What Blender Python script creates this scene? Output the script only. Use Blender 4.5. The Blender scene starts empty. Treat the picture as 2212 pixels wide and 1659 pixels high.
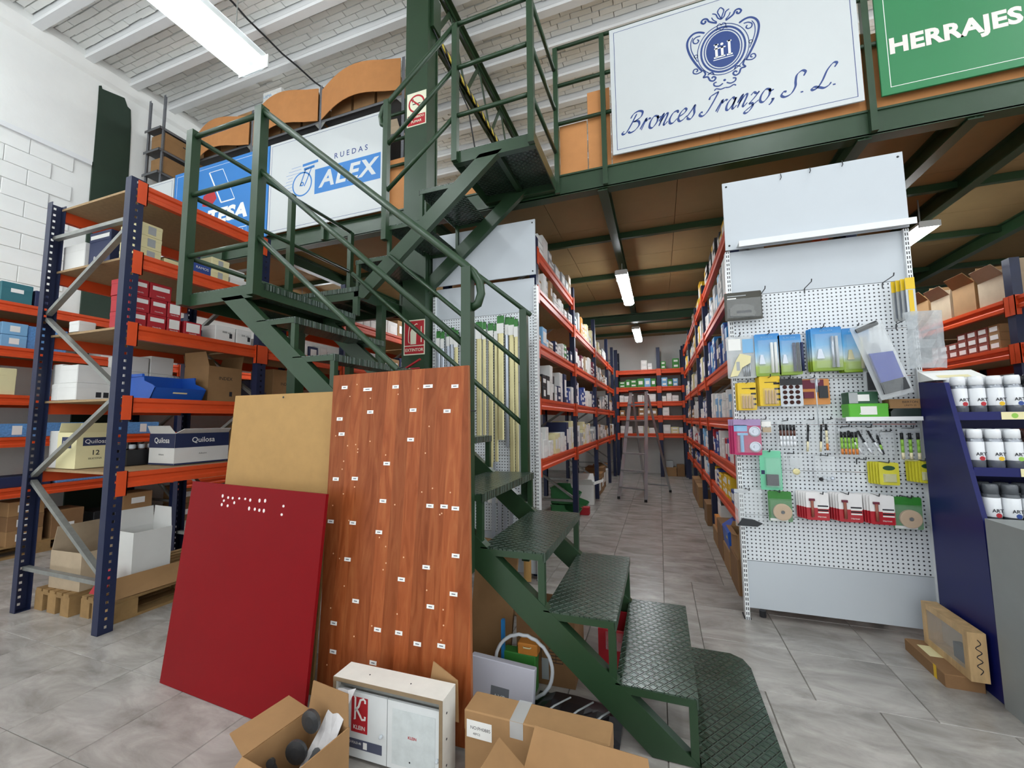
import bpy, math, random, re
from mathutils import Vector, Matrix
SC = bpy.context.scene
COL = SC.collection
PI = math.pi
rnd = random.Random(7)

# ---------------------------------------------------------------- camera
cam_d = bpy.data.cameras.new('camera')
cam_d.sensor_fit = 'HORIZONTAL'
cam_d.sensor_width = 36.0
cam_d.lens = 888.9 / 2212 * 36.0
cam_d.clip_start = 0.02
cam = bpy.data.objects.new('camera', cam_d)
COL.objects.link(cam)
yaw, pit, rol = math.radians(19.61), math.radians(5.05), math.radians(-0.518)
fw = Vector((-math.sin(yaw) * math.cos(pit), math.cos(yaw) * math.cos(pit), math.sin(pit)))
rt = Vector((math.cos(yaw), math.sin(yaw), 0))
up = rt.cross(fw)
r2 = rt * math.cos(rol) + up * math.sin(rol)
u2 = -rt * math.sin(rol) + up * math.cos(rol)
cam.matrix_world = Matrix(((r2.x, u2.x, -fw.x, 0), (r2.y, u2.y, -fw.y, 0), (r2.z, u2.z, -fw.z, 1.32), (0, 0, 0, 1)))
SC.camera = cam

# ---------------------------------------------------------------- light of the place
world = bpy.data.worlds.new('world')
SC.world = world
world.use_nodes = True
bg = world.node_tree.nodes['Background']
bg.inputs[0].default_value = (0.93, 0.97, 1.0, 1)     # overcast daylight entering through the open shop front
bg.inputs[1].default_value = 1.08
SC.view_settings.view_transform = 'Standard'
SC.view_settings.look = 'None'
SC.view_settings.gamma = 1.0
SC.view_settings.use_curve_mapping = False
SC.view_settings.exposure = 0.82
SC.cycles.max_bounces = 5
SC.cycles.diffuse_bounces = 3
SC.cycles.glossy_bounces = 2
SC.cycles.transparent_max_bounces = 8
SC.cycles.adaptive_threshold = 0.09
SC.cycles.caustics_reflective = False
SC.cycles.caustics_refractive = False
SC.cycles.sample_clamp_indirect = 4.0

# ---------------------------------------------------------------- materials
def lin(h):
    h = h.lstrip('#')
    c = [int(h[i:i + 2], 16) / 255 for i in (0, 2, 4)]
    return [x / 12.92 if x <= 0.04045 else ((x + 0.055) / 1.055) ** 2.4 for x in c]
_M = {}
def mat(name, col, rough=0.6, metal=0.0, var=0.0, scale=6.0, bump=0.0, bscale=60.0, coord='Object', stretch=None, emit=0.0, alpha=1.0, trans=0.0, spec=0.5, col2=None, detail=4.0):
    if name in _M: return _M[name]
    m = bpy.data.materials.new(name); m.use_nodes = True
    nt = m.node_tree; N = nt.nodes; Lk = nt.links
    b = N['Principled BSDF']
    c = lin(col) if isinstance(col, str) else col
    b.inputs['Base Color'].default_value = (*c, 1)
    b.inputs['Roughness'].default_value = rough
    b.inputs['Metallic'].default_value = metal
    b.inputs['Specular IOR Level'].default_value = spec
    if emit:
        b.inputs['Emission Color'].default_value = (*c, 1); b.inputs['Emission Strength'].default_value = emit
    if alpha < 1: b.inputs['Alpha'].default_value = alpha
    if trans: b.inputs['Transmission Weight'].default_value = trans
    if var or bump:
        tc = N.new('ShaderNodeTexCoord'); mp = N.new('ShaderNodeMapping')
        if coord == 'World':
            ge = N.new('ShaderNodeNewGeometry'); Lk.new(ge.outputs['Position'], mp.inputs[0])
        else: Lk.new(tc.outputs[coord], mp.inputs[0])
        if stretch: mp.inputs['Scale'].default_value = stretch
    if var:
        nz = N.new('ShaderNodeTexNoise'); nz.inputs['Scale'].default_value = scale; nz.inputs['Detail'].default_value = detail
        nz.inputs['Roughness'].default_value = 0.6
        Lk.new(mp.outputs[0], nz.inputs['Vector'])
        rp = N.new('ShaderNodeValToRGB'); rp.color_ramp.elements[0].position = 0.3; rp.color_ramp.elements[1].position = 0.7
        cb = lin(col2) if col2 else [max(0, x * (1 - var)) for x in c]
        ca = c if col2 else [min(1, x * (1 + var)) for x in c]
        rp.color_ramp.elements[0].color = (*cb, 1); rp.color_ramp.elements[1].color = (*ca, 1)
        Lk.new(nz.outputs['Fac'], rp.inputs[0]); Lk.new(rp.outputs[0], b.inputs['Base Color'])
    if bump:
        n2 = N.new('ShaderNodeTexNoise'); n2.inputs['Scale'].default_value = bscale; n2.inputs['Detail'].default_value = 3
        Lk.new(mp.outputs[0], n2.inputs['Vector'])
        bp = N.new('ShaderNodeBump'); bp.inputs['Strength'].default_value = bump; bp.inputs['Distance'].default_value = 0.01
        Lk.new(n2.outputs['Fac'], bp.inputs['Height']); Lk.new(bp.outputs[0], b.inputs['Normal'])
    _M[name] = m
    return m

def node_mat(name):
    m = bpy.data.materials.new(name); m.use_nodes = True
    _M[name] = m
    return m, m.node_tree.nodes, m.node_tree.links, m.node_tree.nodes['Principled BSDF']

GREEN = mat('green_paint', '#274029', 0.33, var=0.10, scale=3, bump=0.05, bscale=25, spec=0.5)
ORANGE = mat('orange_beam_paint', '#d94e20', 0.42, var=0.06, scale=8)
BLUE = mat('blue_post_paint', '#182243', 0.42, var=0.12, scale=10)
GALV = mat('galvanised_steel', '#9a9c98', 0.45, metal=0.6, var=0.15, scale=14)
CHIP = mat('chipboard', '#a58a66', 0.85, var=0.10, scale=40)
WALL = mat('white_wall_paint', '#f3f4f1', 0.9, var=0.03, scale=2.0, bump=0.25, bscale=18)
WHITE = mat('white_paint', '#eef0f1', 0.5, var=0.02, scale=3)
WHITEM = mat('white_enamel', '#c8cfd5', 0.38, var=0.02, scale=2)
CARD = mat('cardboard', '#a17c53', 0.85, var=0.07, scale=9)
CARD2 = mat('cardboard_dark', '#8b6845', 0.85, var=0.08, scale=9)
CARD3 = mat('cardboard_grey', '#b7a48a', 0.85, var=0.07, scale=9)
CARDIN = mat('cardboard_inside', '#a07c54', 0.9, var=0.06, scale=9)
FIBRE = mat('orange_hardboard', '#c98a52', 0.75, var=0.06, scale=7)
BLACK = mat('black_plastic', '#15161a', 0.5)
DARK = mat('dark_grey', '#2c2f33', 0.6)
NAVY = mat('navy_enamel', '#161b58', 0.35, var=0.04, scale=2, spec=0.25)
PAPER = mat('paper_label', '#f2f2ee', 0.7)
INK = mat('ink', '#26262c', 0.8)
REDINK = mat('red_ink', '#b3202a', 0.6)
BLUEINK = mat('sign_blue', '#1f78c4', 0.5)
NAVYINK = mat('navy_ink', '#24407f', 0.5)
GREENSIGN = mat('sign_green', '#257b49', 0.45, var=0.03, scale=2)
PINKW = mat('pale_pink_letters', '#f6e3de', 0.6)
CREAM = mat('cream_carton', '#e8dfae', 0.7, var=0.03)
REDBOX = mat('red_carton', '#b2202c', 0.55, var=0.05)
WBOX = mat('white_carton', '#e6e6e2', 0.65, var=0.03)
BBOX = mat('blue_carton', '#2d4a92', 0.55, var=0.05)
NBOX = mat('navy_carton', '#212c52', 0.55, var=0.05)
GBOX = mat('green_carton', '#3f8a3a', 0.55, var=0.05)
GREYBOX = mat('grey_carton', '#a9adae', 0.65, var=0.05)
MAROON = mat('maroon_carton', '#6c2238', 0.6)
YBOX = mat('yellow_carton', '#e3b820', 0.55)
LBLUE = mat('light_blue_carton', '#7fb4dd', 0.5, var=0.05)
CYAN = mat('cyan_card', '#2b86c8', 0.4, var=0.08)
TEAL = mat('teal_carton', '#2f6f79', 0.55, var=0.05)
SPECK = mat('speckled_blue', '#5f95cf', 0.6, var=0.25, scale=60)
BIN = mat('blue_bin_plastic', '#1f5cc0', 0.35, var=0.03)
GCRATE = mat('green_crate_plastic', '#3f7f4d', 0.4)
PALLET = mat('pallet_wood', '#9a7a4e', 0.85, var=0.18, scale=12, stretch=(1, 1, 1))
CLEAR = mat('clear_plastic', '#e9eef0', 0.12, alpha=0.16, spec=0.8)
CLEAR2 = mat('milky_plastic', '#dfe4e6', 0.2, alpha=0.4, spec=0.8)
BRASS = mat('brass_profile', '#d6cd9a', 0.32, metal=0.4, var=0.08, scale=5)
SILVER = mat('silver_profile', '#c3cbd6', 0.3, metal=0.7, var=0.06, scale=5)
OAK = mat('oak_profile', '#c39a5e', 0.5, var=0.12, scale=14, stretch=(1, 1, .1))
TUBE = mat('lit_tube', '#f7fdff', 0.4, emit=11.0)
TUBE2 = mat('lit_diffuser', '#f4fbff', 0.4, emit=23.0)
MUNDER = mat('mezzanine_chipboard', '#8f7850', 0.8, var=0.05, scale=5)
ALU = mat('aluminium', '#b9bcc0', 0.32, metal=0.85)
RUBBER = mat('rubber', '#1b1b1c', 0.8)

# ---------------------------------------------------------------- mesh builder
class MB:
    def __init__(s): s.v = []; s.f = []; s.m = []; s.mi = 0
    def add(s, vs, fs, M=None):
        o = len(s.v)
        s.v += [tuple(M @ Vector(p)) if M is not None else tuple(p) for p in vs]
        s.f += [tuple(i + o for i in f) for f in fs]
        s.m += [s.mi] * len(fs)
        return s
    def box(s, x0, x1, y0, y1, z0, z1, M=None):
        vs = [(x0, y0, z0), (x1, y0, z0), (x1, y1, z0), (x0, y1, z0), (x0, y0, z1), (x1, y0, z1), (x1, y1, z1), (x0, y1, z1)]
        return s.add(vs, [(0, 3, 2, 1), (4, 5, 6, 7), (0, 1, 5, 4), (1, 2, 6, 5), (2, 3, 7, 6), (3, 0, 4, 7)], M)
    def cbox(s, x0, x1, y0, y1, z0, z1, c, M=None):
        """box with chamfered vertical and top edges"""
        vs = []; 
        for z, i in ((z0, 0), (z1 - c, 0), (z1, c)):
            a, b_, e, g = x0 + i, x1 - i, y0 + i, y1 - i
            vs += [(a + c, e, z), (b_ - c, e, z), (b_, e + c, z), (b_, g - c, z), (b_ - c, g, z), (a + c, g, z), (a, g - c, z), (a, e + c, z)]
        fs = [tuple(reversed(range(8))), tuple(range(16, 24))]
        for k in (0, 8):
            for i in range(8):
                j = (i + 1) % 8
                fs.append((k + i, k + j, k + 8 + j, k + 8 + i))
        return s.add(vs, fs, M)
    def quad(s, a, b, c, d): return s.add([a, b, c, d], [(0, 1, 2, 3)])
    def plate(s, a, b, c, d, t):
        """a thin solid with front face a b c d (counter-clockwise seen from the front) and thickness t behind it"""
        a, b, c, d = map(Vector, (a, b, c, d))
        n = (b - a).cross(d - a).normalized() * t
        vs = [a, b, c, d, a - n, b - n, c - n, d - n]
        return s.add(vs, [(0, 1, 2, 3), (7, 6, 5, 4), (0, 4, 5, 1), (1, 5, 6, 2), (2, 6, 7, 3), (3, 7, 4, 0)])
    def bar(s, p, q, w, h, upv=(0, 0, 1)):
        """square bar from p to q, width w, height h"""
        p, q = Vector(p), Vector(q); d = (q - p)
        if d.length < 1e-6: return s
        d = d.normalized(); u = Vector(upv)
        if abs(d.dot(u)) > 0.98: u = Vector((0, 1, 0))
        sd = d.cross(u).normalized(); u = sd.cross(d).normalized()
        vs = []
        for c in (p, q):
            for a, b in ((-1, -1), (1, -1), (1, 1), (-1, 1)): vs.append(c + sd * (a * w / 2) + u * (b * h / 2))
        return s.add(vs, [(3, 2, 1, 0), (4, 5, 6, 7), (0, 1, 5, 4), (1, 2, 6, 5), (2, 3, 7, 6), (3, 0, 4, 7)])
    def tube(s, pts, r, n=8, cap=True, closed=False):
        pts = [Vector(p) for p in pts]; m = len(pts); rings = []
        prev = None
        for i, p in enumerate(pts):
            if closed: d = pts[(i + 1) % m] - pts[i - 1]
            else: d = pts[min(i + 1, m - 1)] - pts[max(i - 1, 0)]
            d = d.normalized()
            if prev is None:
                u = Vector((0, 0, 1)) if abs(d.z) < 0.9 else Vector((1, 0, 0))
                a = d.cross(u).normalized()
            else: a = (prev - d * prev.dot(d)).normalized()
            prev = a; b = d.cross(a)
            rr = r[i] if isinstance(r, (list, tuple)) else r
            rings.append([p + a * (rr * math.cos(2 * PI * k / n)) + b * (rr * math.sin(2 * PI * k / n)) for k in range(n)])
        vs = [v for g in rings for v in g]; fs = []
        for i in range(m if closed else m - 1):
            j = (i + 1) % m
            for k in range(n):
                l = (k + 1) % n
                fs.append((i * n + k, i * n + l, j * n + l, j * n + k))
        if cap and not closed: fs += [tuple(reversed(range(n))), tuple(range((m - 1) * n, m * n))]
        return s.add(vs, fs)
    def lathe(s, prof, n=16, M=None):
        vs = []; fs = []
        for r, z in prof:
            for k in range(n): vs.append((r * math.cos(2 * PI * k / n), r * math.sin(2 * PI * k / n), z))
        for i in range(len(prof) - 1):
            for k in range(n):
                l = (k + 1) % n
                fs.append((i * n + k, i * n + l, (i + 1) * n + l, (i + 1) * n + k))
        fs += [tuple(reversed(range(n))), tuple(range((len(prof) - 1) * n, len(prof) * n))]
        return s.add(vs, fs, M)
    def prism(s, poly, axis, a, b):
        """extrude a 2-D polygon along axis from a to b; polygon coordinates are the other two axes in x,y,z order"""
        def P(p, t): return {'x': (t, p[0], p[1]), 'y': (p[0], t, p[1]), 'z': (p[0], p[1], t)}[axis]
        n = len(poly); vs = [P(p, a) for p in poly] + [P(p, b) for p in poly]
        fs = [tuple(range(n)), tuple(reversed(range(n, 2 * n)))] + [(i, i + n, (i + 1) % n + n, (i + 1) % n) for i in range(n)]
        return s.add(vs, fs)
    def ribbon(s, pts, w, nib=None, z=0.0, smooth=3, taper=True):
        """flat pen stroke in the local xy plane (used for print)"""
        P = [Vector((a, b)) for a, b in pts]
        if smooth and len(P) > 2:
            Q = []
            for i in range(len(P) - 1):
                p0, p1, p2, p3 = P[max(i - 1, 0)], P[i], P[i + 1], P[min(i + 2, len(P) - 1)]
                for k in range(smooth):
                    t = k / smooth
                    Q.append(0.5 * ((2 * p1) + (p2 - p0) * t + (2 * p0 - 5 * p1 + 4 * p2 - p3) * t * t + (3 * p1 - p0 - 3 * p2 + p3) * t ** 3))
            Q.append(P[-1]); P = Q
        n = len(P); vs = []
        for i, p in enumerate(P):
            d = P[min(i + 1, n - 1)] - P[max(i - 1, 0)]
            d = d.normalized() if d.length > 1e-9 else Vector((1, 0))
            ww = w
            if nib is not None: ww = w * (0.28 + 0.72 * abs(d.x * nib[1] - d.y * nib[0]))
            if taper and (i == 0 or i == n - 1): ww *= 0.6
            o = Vector((-d.y, d.x)) * ww / 2
            vs += [(p.x + o.x, p.y + o.y, z), (p.x - o.x, p.y - o.y, z)]
        return s.add(vs, [(2 * i, 2 * i + 1, 2 * i + 3, 2 * i + 2) for i in range(n - 1)])
    def disc(s, cx, cy, r, z=0.0, n=20, ry=None):
        ry = ry or r
        return s.add([(cx + r * math.cos(2 * PI * k / n), cy + ry * math.sin(2 * PI * k / n), z) for k in range(n)], [tuple(range(n))])
    def ring(s, cx, cy, r0, r1, z=0.0, n=32, a0=0.0, a1=2 * PI, e=1.0):
        vs = []; 
        for k in range(n + 1):
            a = a0 + (a1 - a0) * k / n
            vs += [(cx + r0 * math.cos(a), cy + r0 * e * math.sin(a), z), (cx + r1 * math.cos(a), cy + r1 * e * math.sin(a), z)]
        return s.add(vs, [(2 * i, 2 * i + 1, 2 * i + 3, 2 * i + 2) for i in range(n)])
    def rect(s, x0, x1, y0, y1, z=0.0): return s.add([(x0, y0, z), (x1, y0, z), (x1, y1, z), (x0, y1, z)], [(0, 1, 2, 3)])
    def mesh(s, name, mats):
        me = bpy.data.meshes.new(name)
        me.from_pydata(s.v, [], s.f)
        for m in (mats if isinstance(mats, (list, tuple)) else [mats]): me.materials.append(m)
        if any(s.m): me.polygons.foreach_set('material_index', s.m)
        me.update()
        return me
    def build(s, name, mats, parent=None, loc=None, rot=None, smooth=False):
        me = s.mesh(name, mats)
        if smooth:
            for p in me.polygons: p.use_smooth = True
        return put(name, me, parent, loc, rot)

def put(name, me, parent=None, loc=None, rot=None):
    o = bpy.data.objects.new(name, me); COL.objects.link(o)
    if parent is not None: o.parent = parent
    if loc is not None: o.location = loc
    if rot is not None: o.rotation_euler = rot
    return o
def tag(o, label=None, cat=None, group=None, kind=None):
    if label: o['label'] = label
    if cat: o['category'] = cat
    if group: o['group'] = group
    if kind: o['kind'] = kind
    return o
def thing(name, label, cat, loc=(0, 0, 0), rz=0.0, group=None, kind=None, rot=None):
    o = bpy.data.objects.new(name, None); COL.objects.link(o)
    o.empty_display_size = 0.05
    o.location = loc; o.rotation_euler = rot if rot else (0, 0, rz)
    return tag(o, label, cat, group, kind)

_T = {}
def text_mesh(t, size, material, shear=0.0, bold=0.0, align='CENTER', space=1.0, sx=1.0):
    key = (t, size, material.name, shear, bold, align, space, sx)
    if key in _T: return _T[key]
    c = bpy.data.curves.new('lettering', 'FONT'); c.body = t; c.size = size; c.shear = shear
    c.offset = bold * size; c.align_x = align; c.align_y = 'CENTER'; c.space_character = space
    c.resolution_u = 3
    o = bpy.data.objects.new('tmp', c); COL.objects.link(o)
    me = bpy.data.meshes.new_from_object(o)
    bpy.data.objects.remove(o); bpy.data.curves.remove(c)
    if sx != 1.0:
        for v in me.vertices: v.co.x *= sx
    me.materials.clear(); me.materials.append(material); me.name = 'lettering'
    _T[key] = me
    return me
FRONT = (PI / 2, 0, 0)          # print plane facing -Y
RIGHTF = (PI / 2, 0, PI / 2)    # print plane facing +X
LEFTF = (PI / 2, 0, -PI / 2)    # print plane facing -X
def text(t, size, material, parent, loc, rot=FRONT, name='lettering', **k):
    return put(name, text_mesh(t, size, material, **k), parent, loc, rot)
# ================================================================ THE SETTING
# ---- floor: pale stone-look tiles, 45 cm
m, N, Lk, b = node_mat('stone_tile')
ge = N.new('ShaderNodeNewGeometry'); oi = N.new('ShaderNodeObjectInfo')
mp = N.new('ShaderNodeMapping'); mp.inputs['Scale'].default_value = (1.0, 2.2, 1)
add = N.new('ShaderNodeVectorMath'); add.operation = 'ADD'
sc_ = N.new('ShaderNodeVectorMath'); sc_.operation = 'SCALE'; sc_.inputs['Scale'].default_value = 7.0
cmb = N.new('ShaderNodeCombineXYZ'); Lk.new(oi.outputs['Random'], cmb.inputs[0]); Lk.new(oi.outputs['Random'], cmb.inputs[1])
Lk.new(cmb.outputs[0], sc_.inputs[0]); Lk.new(ge.outputs['Position'], add.inputs[0]); Lk.new(sc_.outputs[0], add.inputs[1]); Lk.new(add.outputs[0], mp.inputs[0])
n1 = N.new('ShaderNodeTexNoise'); n1.inputs['Scale'].default_value = 3.2; n1.inputs['Detail'].default_value = 7; n1.inputs['Roughness'].default_value = .62; n1.inputs['Distortion'].default_value = .6
Lk.new(mp.outputs[0], n1.inputs['Vector'])
rp = N.new('ShaderNodeValToRGB'); e = rp.color_ramp.elements
e[0].position = .32; e[0].color = (*lin('#8b8681'), 1); e[1].position = .66; e[1].color = (*lin('#b9b4ae'), 1)
Lk.new(n1.outputs['Fac'], rp.inputs[0]); Lk.new(rp.outputs[0], b.inputs['Base Color'])
b.inputs['Roughness'].default_value = .26
n2 = N.new('ShaderNodeTexNoise'); n2.inputs['Scale'].default_value = 14; Lk.new(mp.outputs[0], n2.inputs['Vector'])
bp = N.new('ShaderNodeBump'); bp.inputs['Strength'].default_value = .12; bp.inputs['Distance'].default_value = .01
Lk.new(n2.outputs['Fac'], bp.inputs['Height']); Lk.new(bp.outputs[0], b.inputs['Normal'])
TILE = m
GROUT = mat('grout', '#6f6a64', 0.9)

floor = MB().box(-7.2, 6.5, -5, 11, -0.12, -0.004).build('floor', GROUT)
tag(floor, 'pale grey stone-look tiled warehouse floor', None, None, 'structure')
TS = 0.45
def tile_geo(mb, x, y):
    g = .0016; c = .002
    mb.add([(x + g, y + g, -.004), (x + TS - g, y + g, -.004), (x + TS - g, y + TS - g, -.004), (x + g, y + TS - g, -.004),
            (x + g + c, y + g + c, 0), (x + TS - g - c, y + g + c, 0), (x + TS - g - c, y + TS - g - c, 0), (x + g + c, y + TS - g - c, 0)],
           [(4, 5, 6, 7), (0, 1, 5, 4), (1, 2, 6, 5), (2, 3, 7, 6), (3, 0, 4, 7)])
tmb = MB(); tile_geo(tmb, -TS / 2, -TS / 2); tile_me = tmb.mesh('tile', TILE)
spots = []
for j in range(-14, 22):
    y = 1.06 + TS * j
    if y < -5 or y > 10.7: continue
    for i in range(-17, 15):
        x = -0.018 + TS * i
        if 2.4 < y < 3.4 and x > -0.1: x += 0.21
        if x < -7.15 or x > 6.1: continue
        cx, cy = x + TS / 2, y + TS / 2
        d = Vector((cx, cy, -1.32)); z = d.dot(fw)
        vis = z > .3 and abs(d.dot(r2) / z) < 1.45 and abs(d.dot(u2) / z) < 1.1
        spots.append((0 if vis else 1, d.length, x, y))
spots.sort()
nt_me = MB().box(-.103, .103, -TS / 2 + .0016, TS / 2 - .0016, -.004, 0).mesh('tile', TILE)
for j in (3, 4, 5): put('tile', nt_me, floor, (-.018 + .105 - 0.0, 1.06 + TS * j + TS / 2, 0))
for s in spots[:298]: put('tile', tile_me, floor, (s[2] + TS / 2, s[3] + TS / 2, 0))
tm = MB()
for s in spots[298:]: tile_geo(tm, s[2], s[3])
tag(tm.build('tile_field', TILE, floor), kind='stuff')

# ---- left wall: painted concrete blocks below, render above, a concrete strip between
wl = MB().box(-7.45, -7.112, -5, 11, 0, 6.5).build('wall_left', WALL)
tag(wl, 'white painted block wall on the left', None, None, 'structure')
BW, BH = .40, .20
def block_mesh(w):
    return MB().cbox(-w / 2 + .002, w / 2 - .002, -BH / 2 + .002, BH / 2 - .002, 0, .02, .005).mesh('block', WALL)
blk = block_mesh(BW)
for r in range(12):
    z = 2.4 + BH * r + BH / 2
    for k in range(8):
        y = 0.9 + BW * k + (BW / 2 if r % 2 else 0)
        if 3.0 < y + BW / 2 and y - BW / 2 < 3.5: continue
        put('block', blk, wl, (-7.114 + rnd.uniform(-.003, .003), y, z), (PI / 2, 0, PI / 2))
lw = MB().box(-7.112, -7.095, -5, 11, 4.86, 6.3).build('render_coat', WALL, wl)
MB().box(-7.112, -7.06, -5, 3.06, 4.79, 4.85).build('concrete_strip', WHITE, wl)
rb = MB(); rb.prism([(-7.1, 6.02), (-7.05, 6.07), (-7.0, 6.2), (-7.0, 6.35), (-7.1, 6.35)], 'y', -5, 11); rb.build('ring_beam', WALL, wl)
gc = MB()
zs = [0, 1.5, 3.0, 4.2, 5.2, 5.62]
l = [3.08] * 6; r = [3.47, 3.47, 3.47, 3.48, 3.47, 3.46]
vs = [(-7.085, l[i], z) for i, z in enumerate(zs)] + [(-7.085, 3.075, 5.96), (-7.085, 3.10, 5.98), (-7.085, 3.11, 5.94), (-7.085, 3.36, 6.0), (-7.085, 3.40, 5.90), (-7.085, 3.44, 5.88)] + [(-7.085, r[i], z) for i, z in reversed(list(enumerate(zs)))]
n = len(vs)
gc.add(vs + [(-7.2, v[1], v[2]) for v in vs], [tuple(range(n))] + [(i, i + n, (i + 1) % n + n, (i + 1) % n) for i in range(n)])
DGREEN = mat('dark_green_column_paint', '#24382b', 0.55, var=.15, scale=3)
tag(gc.build('column_wall', DGREEN), 'dark green steel column bedded in the white left wall', None, None, 'structure')

# ---- back wall and right wall
wb = MB().box(-7.3, 6.5, 10.8, 11, 0, 6.5).build('wall_back', WALL); tag(wb, 'white wall at the end of the aisle', None, None, 'structure')
wr = MB(); wr.box(6.3, 6.5, 3.4, 11, 0, 3.45); wr.box(6.3, 6.5, -5, 3.4, 0, .5); wr.box(6.3, 6.5, -5, 11, 6.2, 6.5)  # openings added in this unseen wall so daylight reaches left wall and ceiling
wr = wr.build('wall_right', WALL); tag(wr, 'white wall with tall windows on the far right', None, None, 'structure')
for k, y in enumerate((-4.9, -2.9, -.9, 1.1, 3.3, 5.3, 7.3, 9.3, 10.9)): MB().box(6.35, 6.45, y - .05, y + .05, .5 if y < 3.4 else 3.45, 6.2).build('added_mullion', GALV, wr)  # bars of the added openings, out of view

# ---- ceiling: white concrete beams with courses of thin bricks between them
ce = MB().box(-7.2, 6.5, -5, 11, 6.34, 6.5).build('ceiling', WALL); tag(ce, 'white ceiling of narrow beams and thin brick courses', None, None, 'structure')
SP = 0.495
bm_ = MB().prism([(-.047, 6.17), (.047, 6.17), (.058, 6.195), (.045, 6.225), (.045, 6.34), (-.045, 6.34), (-.045, 6.225), (-.058, 6.195)], 'x', -7.1, 6.4).mesh('ceiling_beam', WHITE)
for k in range(-14, 17): put('ceiling_beam', bm_, ce, (0, 2.43 + SP * k, 0))
cb = MB(); rr = random.Random(3)
for k in range(-3, 16):
    y0 = 2.43 + SP * k + .055
    for c in range(5):
        ya = y0 + c * .077; x = -7.1 + (0.13 if c % 2 else 0) + rr.uniform(-.03, .03)
        while x < 4.2:
            L_ = .26 + rr.uniform(-.01, .01); dz = rr.uniform(-.006, .006) + (.012 if rr.random() < .05 else 0); t = rr.uniform(-.004, .004)
            cb.add([(x, ya, 6.34), (x + L_ - .003, ya, 6.34), (x + L_ - .003, ya + .074, 6.34), (x, ya + .074, 6.34),
                    (x + .003, ya + .004, 6.285 + dz + t), (x + L_ - .006, ya + .004, 6.285 + dz - t), (x + L_ - .006, ya + .07, 6.285 + dz - t), (x + .003, ya + .07, 6.285 + dz + t)],
                   [(7, 6, 5, 4), (0, 4, 5, 1), (1, 5, 6, 2), (2, 6, 7, 3), (3, 7, 4, 0)])
            x += L_
cbo = cb.build('ceiling_bricks', WALL, ce); tag(cbo, kind='stuff')

# ---- central steel column
c_ = MB(); c_.box(-2.255, -2.005, 3.25, 3.27, 0, 6.17); c_.box(-2.255, -2.005, 3.43, 3.45, 0, 6.17); c_.box(-2.035, -2.015, 3.27, 3.43, 0, 6.17); c_.box(-2.245, -2.225, 3.27, 3.43, 0, 6.17)
c_.box(-2.011, -2.007, 3.262, 3.30, 0, 6.17)
tag(c_.build('column_steel', GREEN), 'tall green steel column rising past the staircase to the ceiling', None, None, 'structure')

# ---- mezzanine
mz = thing('mezzanine', 'green steel mezzanine floor with brown chipboard underside', None, kind='structure')
fb = MB(); fb.box(-7.08, 6.3, 3.385, 3.40, 3.275, 3.45); fb.box(-7.08, 6.3, 3.375, 3.48, 3.44, 3.455); fb.box(-7.08, 6.3, 3.385, 3.48, 3.27, 3.285)
fb.build('front_beam', GREEN, mz)
for x in (-5.9, -4.2, -2.13, -0.38, 1.43, 2.02, 2.56, 3.6, 5.0):
    j = MB(); j.box(x - .04, x + .04, 3.40, 10.75, 3.255, 3.265); j.box(x - .005, x + .005, 3.40, 10.75, 3.265, 3.395); j.box(x - .04, x + .04, 3.40, 10.75, 3.385, 3.398)
    j.build('main_joist', GREEN, mz)
for y in (4.61, 5.9, 7.19, 8.97, 10.1):
    j = MB(); j.box(-7.0, 6.2, y - .025, y + .025, 3.33, 3.395); j.build('cross_joist', GREEN, mz)
gd = MB(); gd.box(-7.0, 6.2, 7.72, 7.86, 3.10, 3.115); gd.box(-7.0, 6.2, 7.785, 7.795, 3.115, 3.24); gd.box(-7.0, 6.2, 7.72, 7.86, 3.24, 3.255); gd.build('girder', GREEN, mz)
dp = MB().box(-.6, .6, -.47, .47, 3.40, 3.43).mesh('deck_panel', MUNDER)
for a in range(11):
    for c in range(8): put('deck_panel', dp, mz, (-6.4 + 1.205 * a, 3.92 + .945 * c, 0))
MB().box(-7.0, 6.25, 3.46, 10.78, 3.4305, 3.44).build('light_block_sheet', CHIP, mz)  # sheet added to stop light leaking through the deck panel gaps
# posts and rails of the mezzanine edge
for x in (-6.55, -4.9, -3.35, -0.76, -0.35, 1.47, 3.2):
    MB().box(x - .02, x + .02, 3.345, 3.385, 3.28, 4.64 if x > -1 else 4.49).build('post', GREEN, mz)
for (a, b_) in ((-7.05, -2.26), (-0.76, 6.2)):
    for z in ((4.64, 4.28, 3.92) if a > -1 else (4.48, 4.2, 3.92)):
        MB().tube([(a, 3.365, z), (b_, 3.365, z)], .016, 8).build('rail', GREEN, mz, smooth=True)

# ---- lattice roof girder running back from the column
tr = thing('roof_truss', 'green lattice roof girder running back under the white ceiling', None, kind='structure')
X = -2.13
for z, w in ((6.12, .13), (5.42, .12)):
    c = MB(); c.box(X - w / 2, X - .012, 3.46, 10.75, z, z + .012); c.box(X + .012, X + w / 2, 3.46, 10.75, z, z + .012)
    c.box(X - .02, X - .012, 3.46, 10.75, z - .05, z + .012); c.box(X + .012, X + .02, 3.46, 10.75, z - .05, z + .012)
    c.build('chord', GREEN, tr)
for k in range(9):
    y = 3.55 + .8 * k
    MB().bar((X, y, 5.42), (X, y + .4, 6.1), .05, .012, (1, 0, 0)).build('lacing', GREEN, tr)
    MB().bar((X, y + .4, 6.1), (X, y + .8, 5.42), .05, .012, (1, 0, 0)).build('lacing', GREEN, tr)
hz = MB(); hz.box(X - .07, X + .05, 3.5, 10.6, 5.365, 5.37); HZ = node_mat('hazard_tape')
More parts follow.
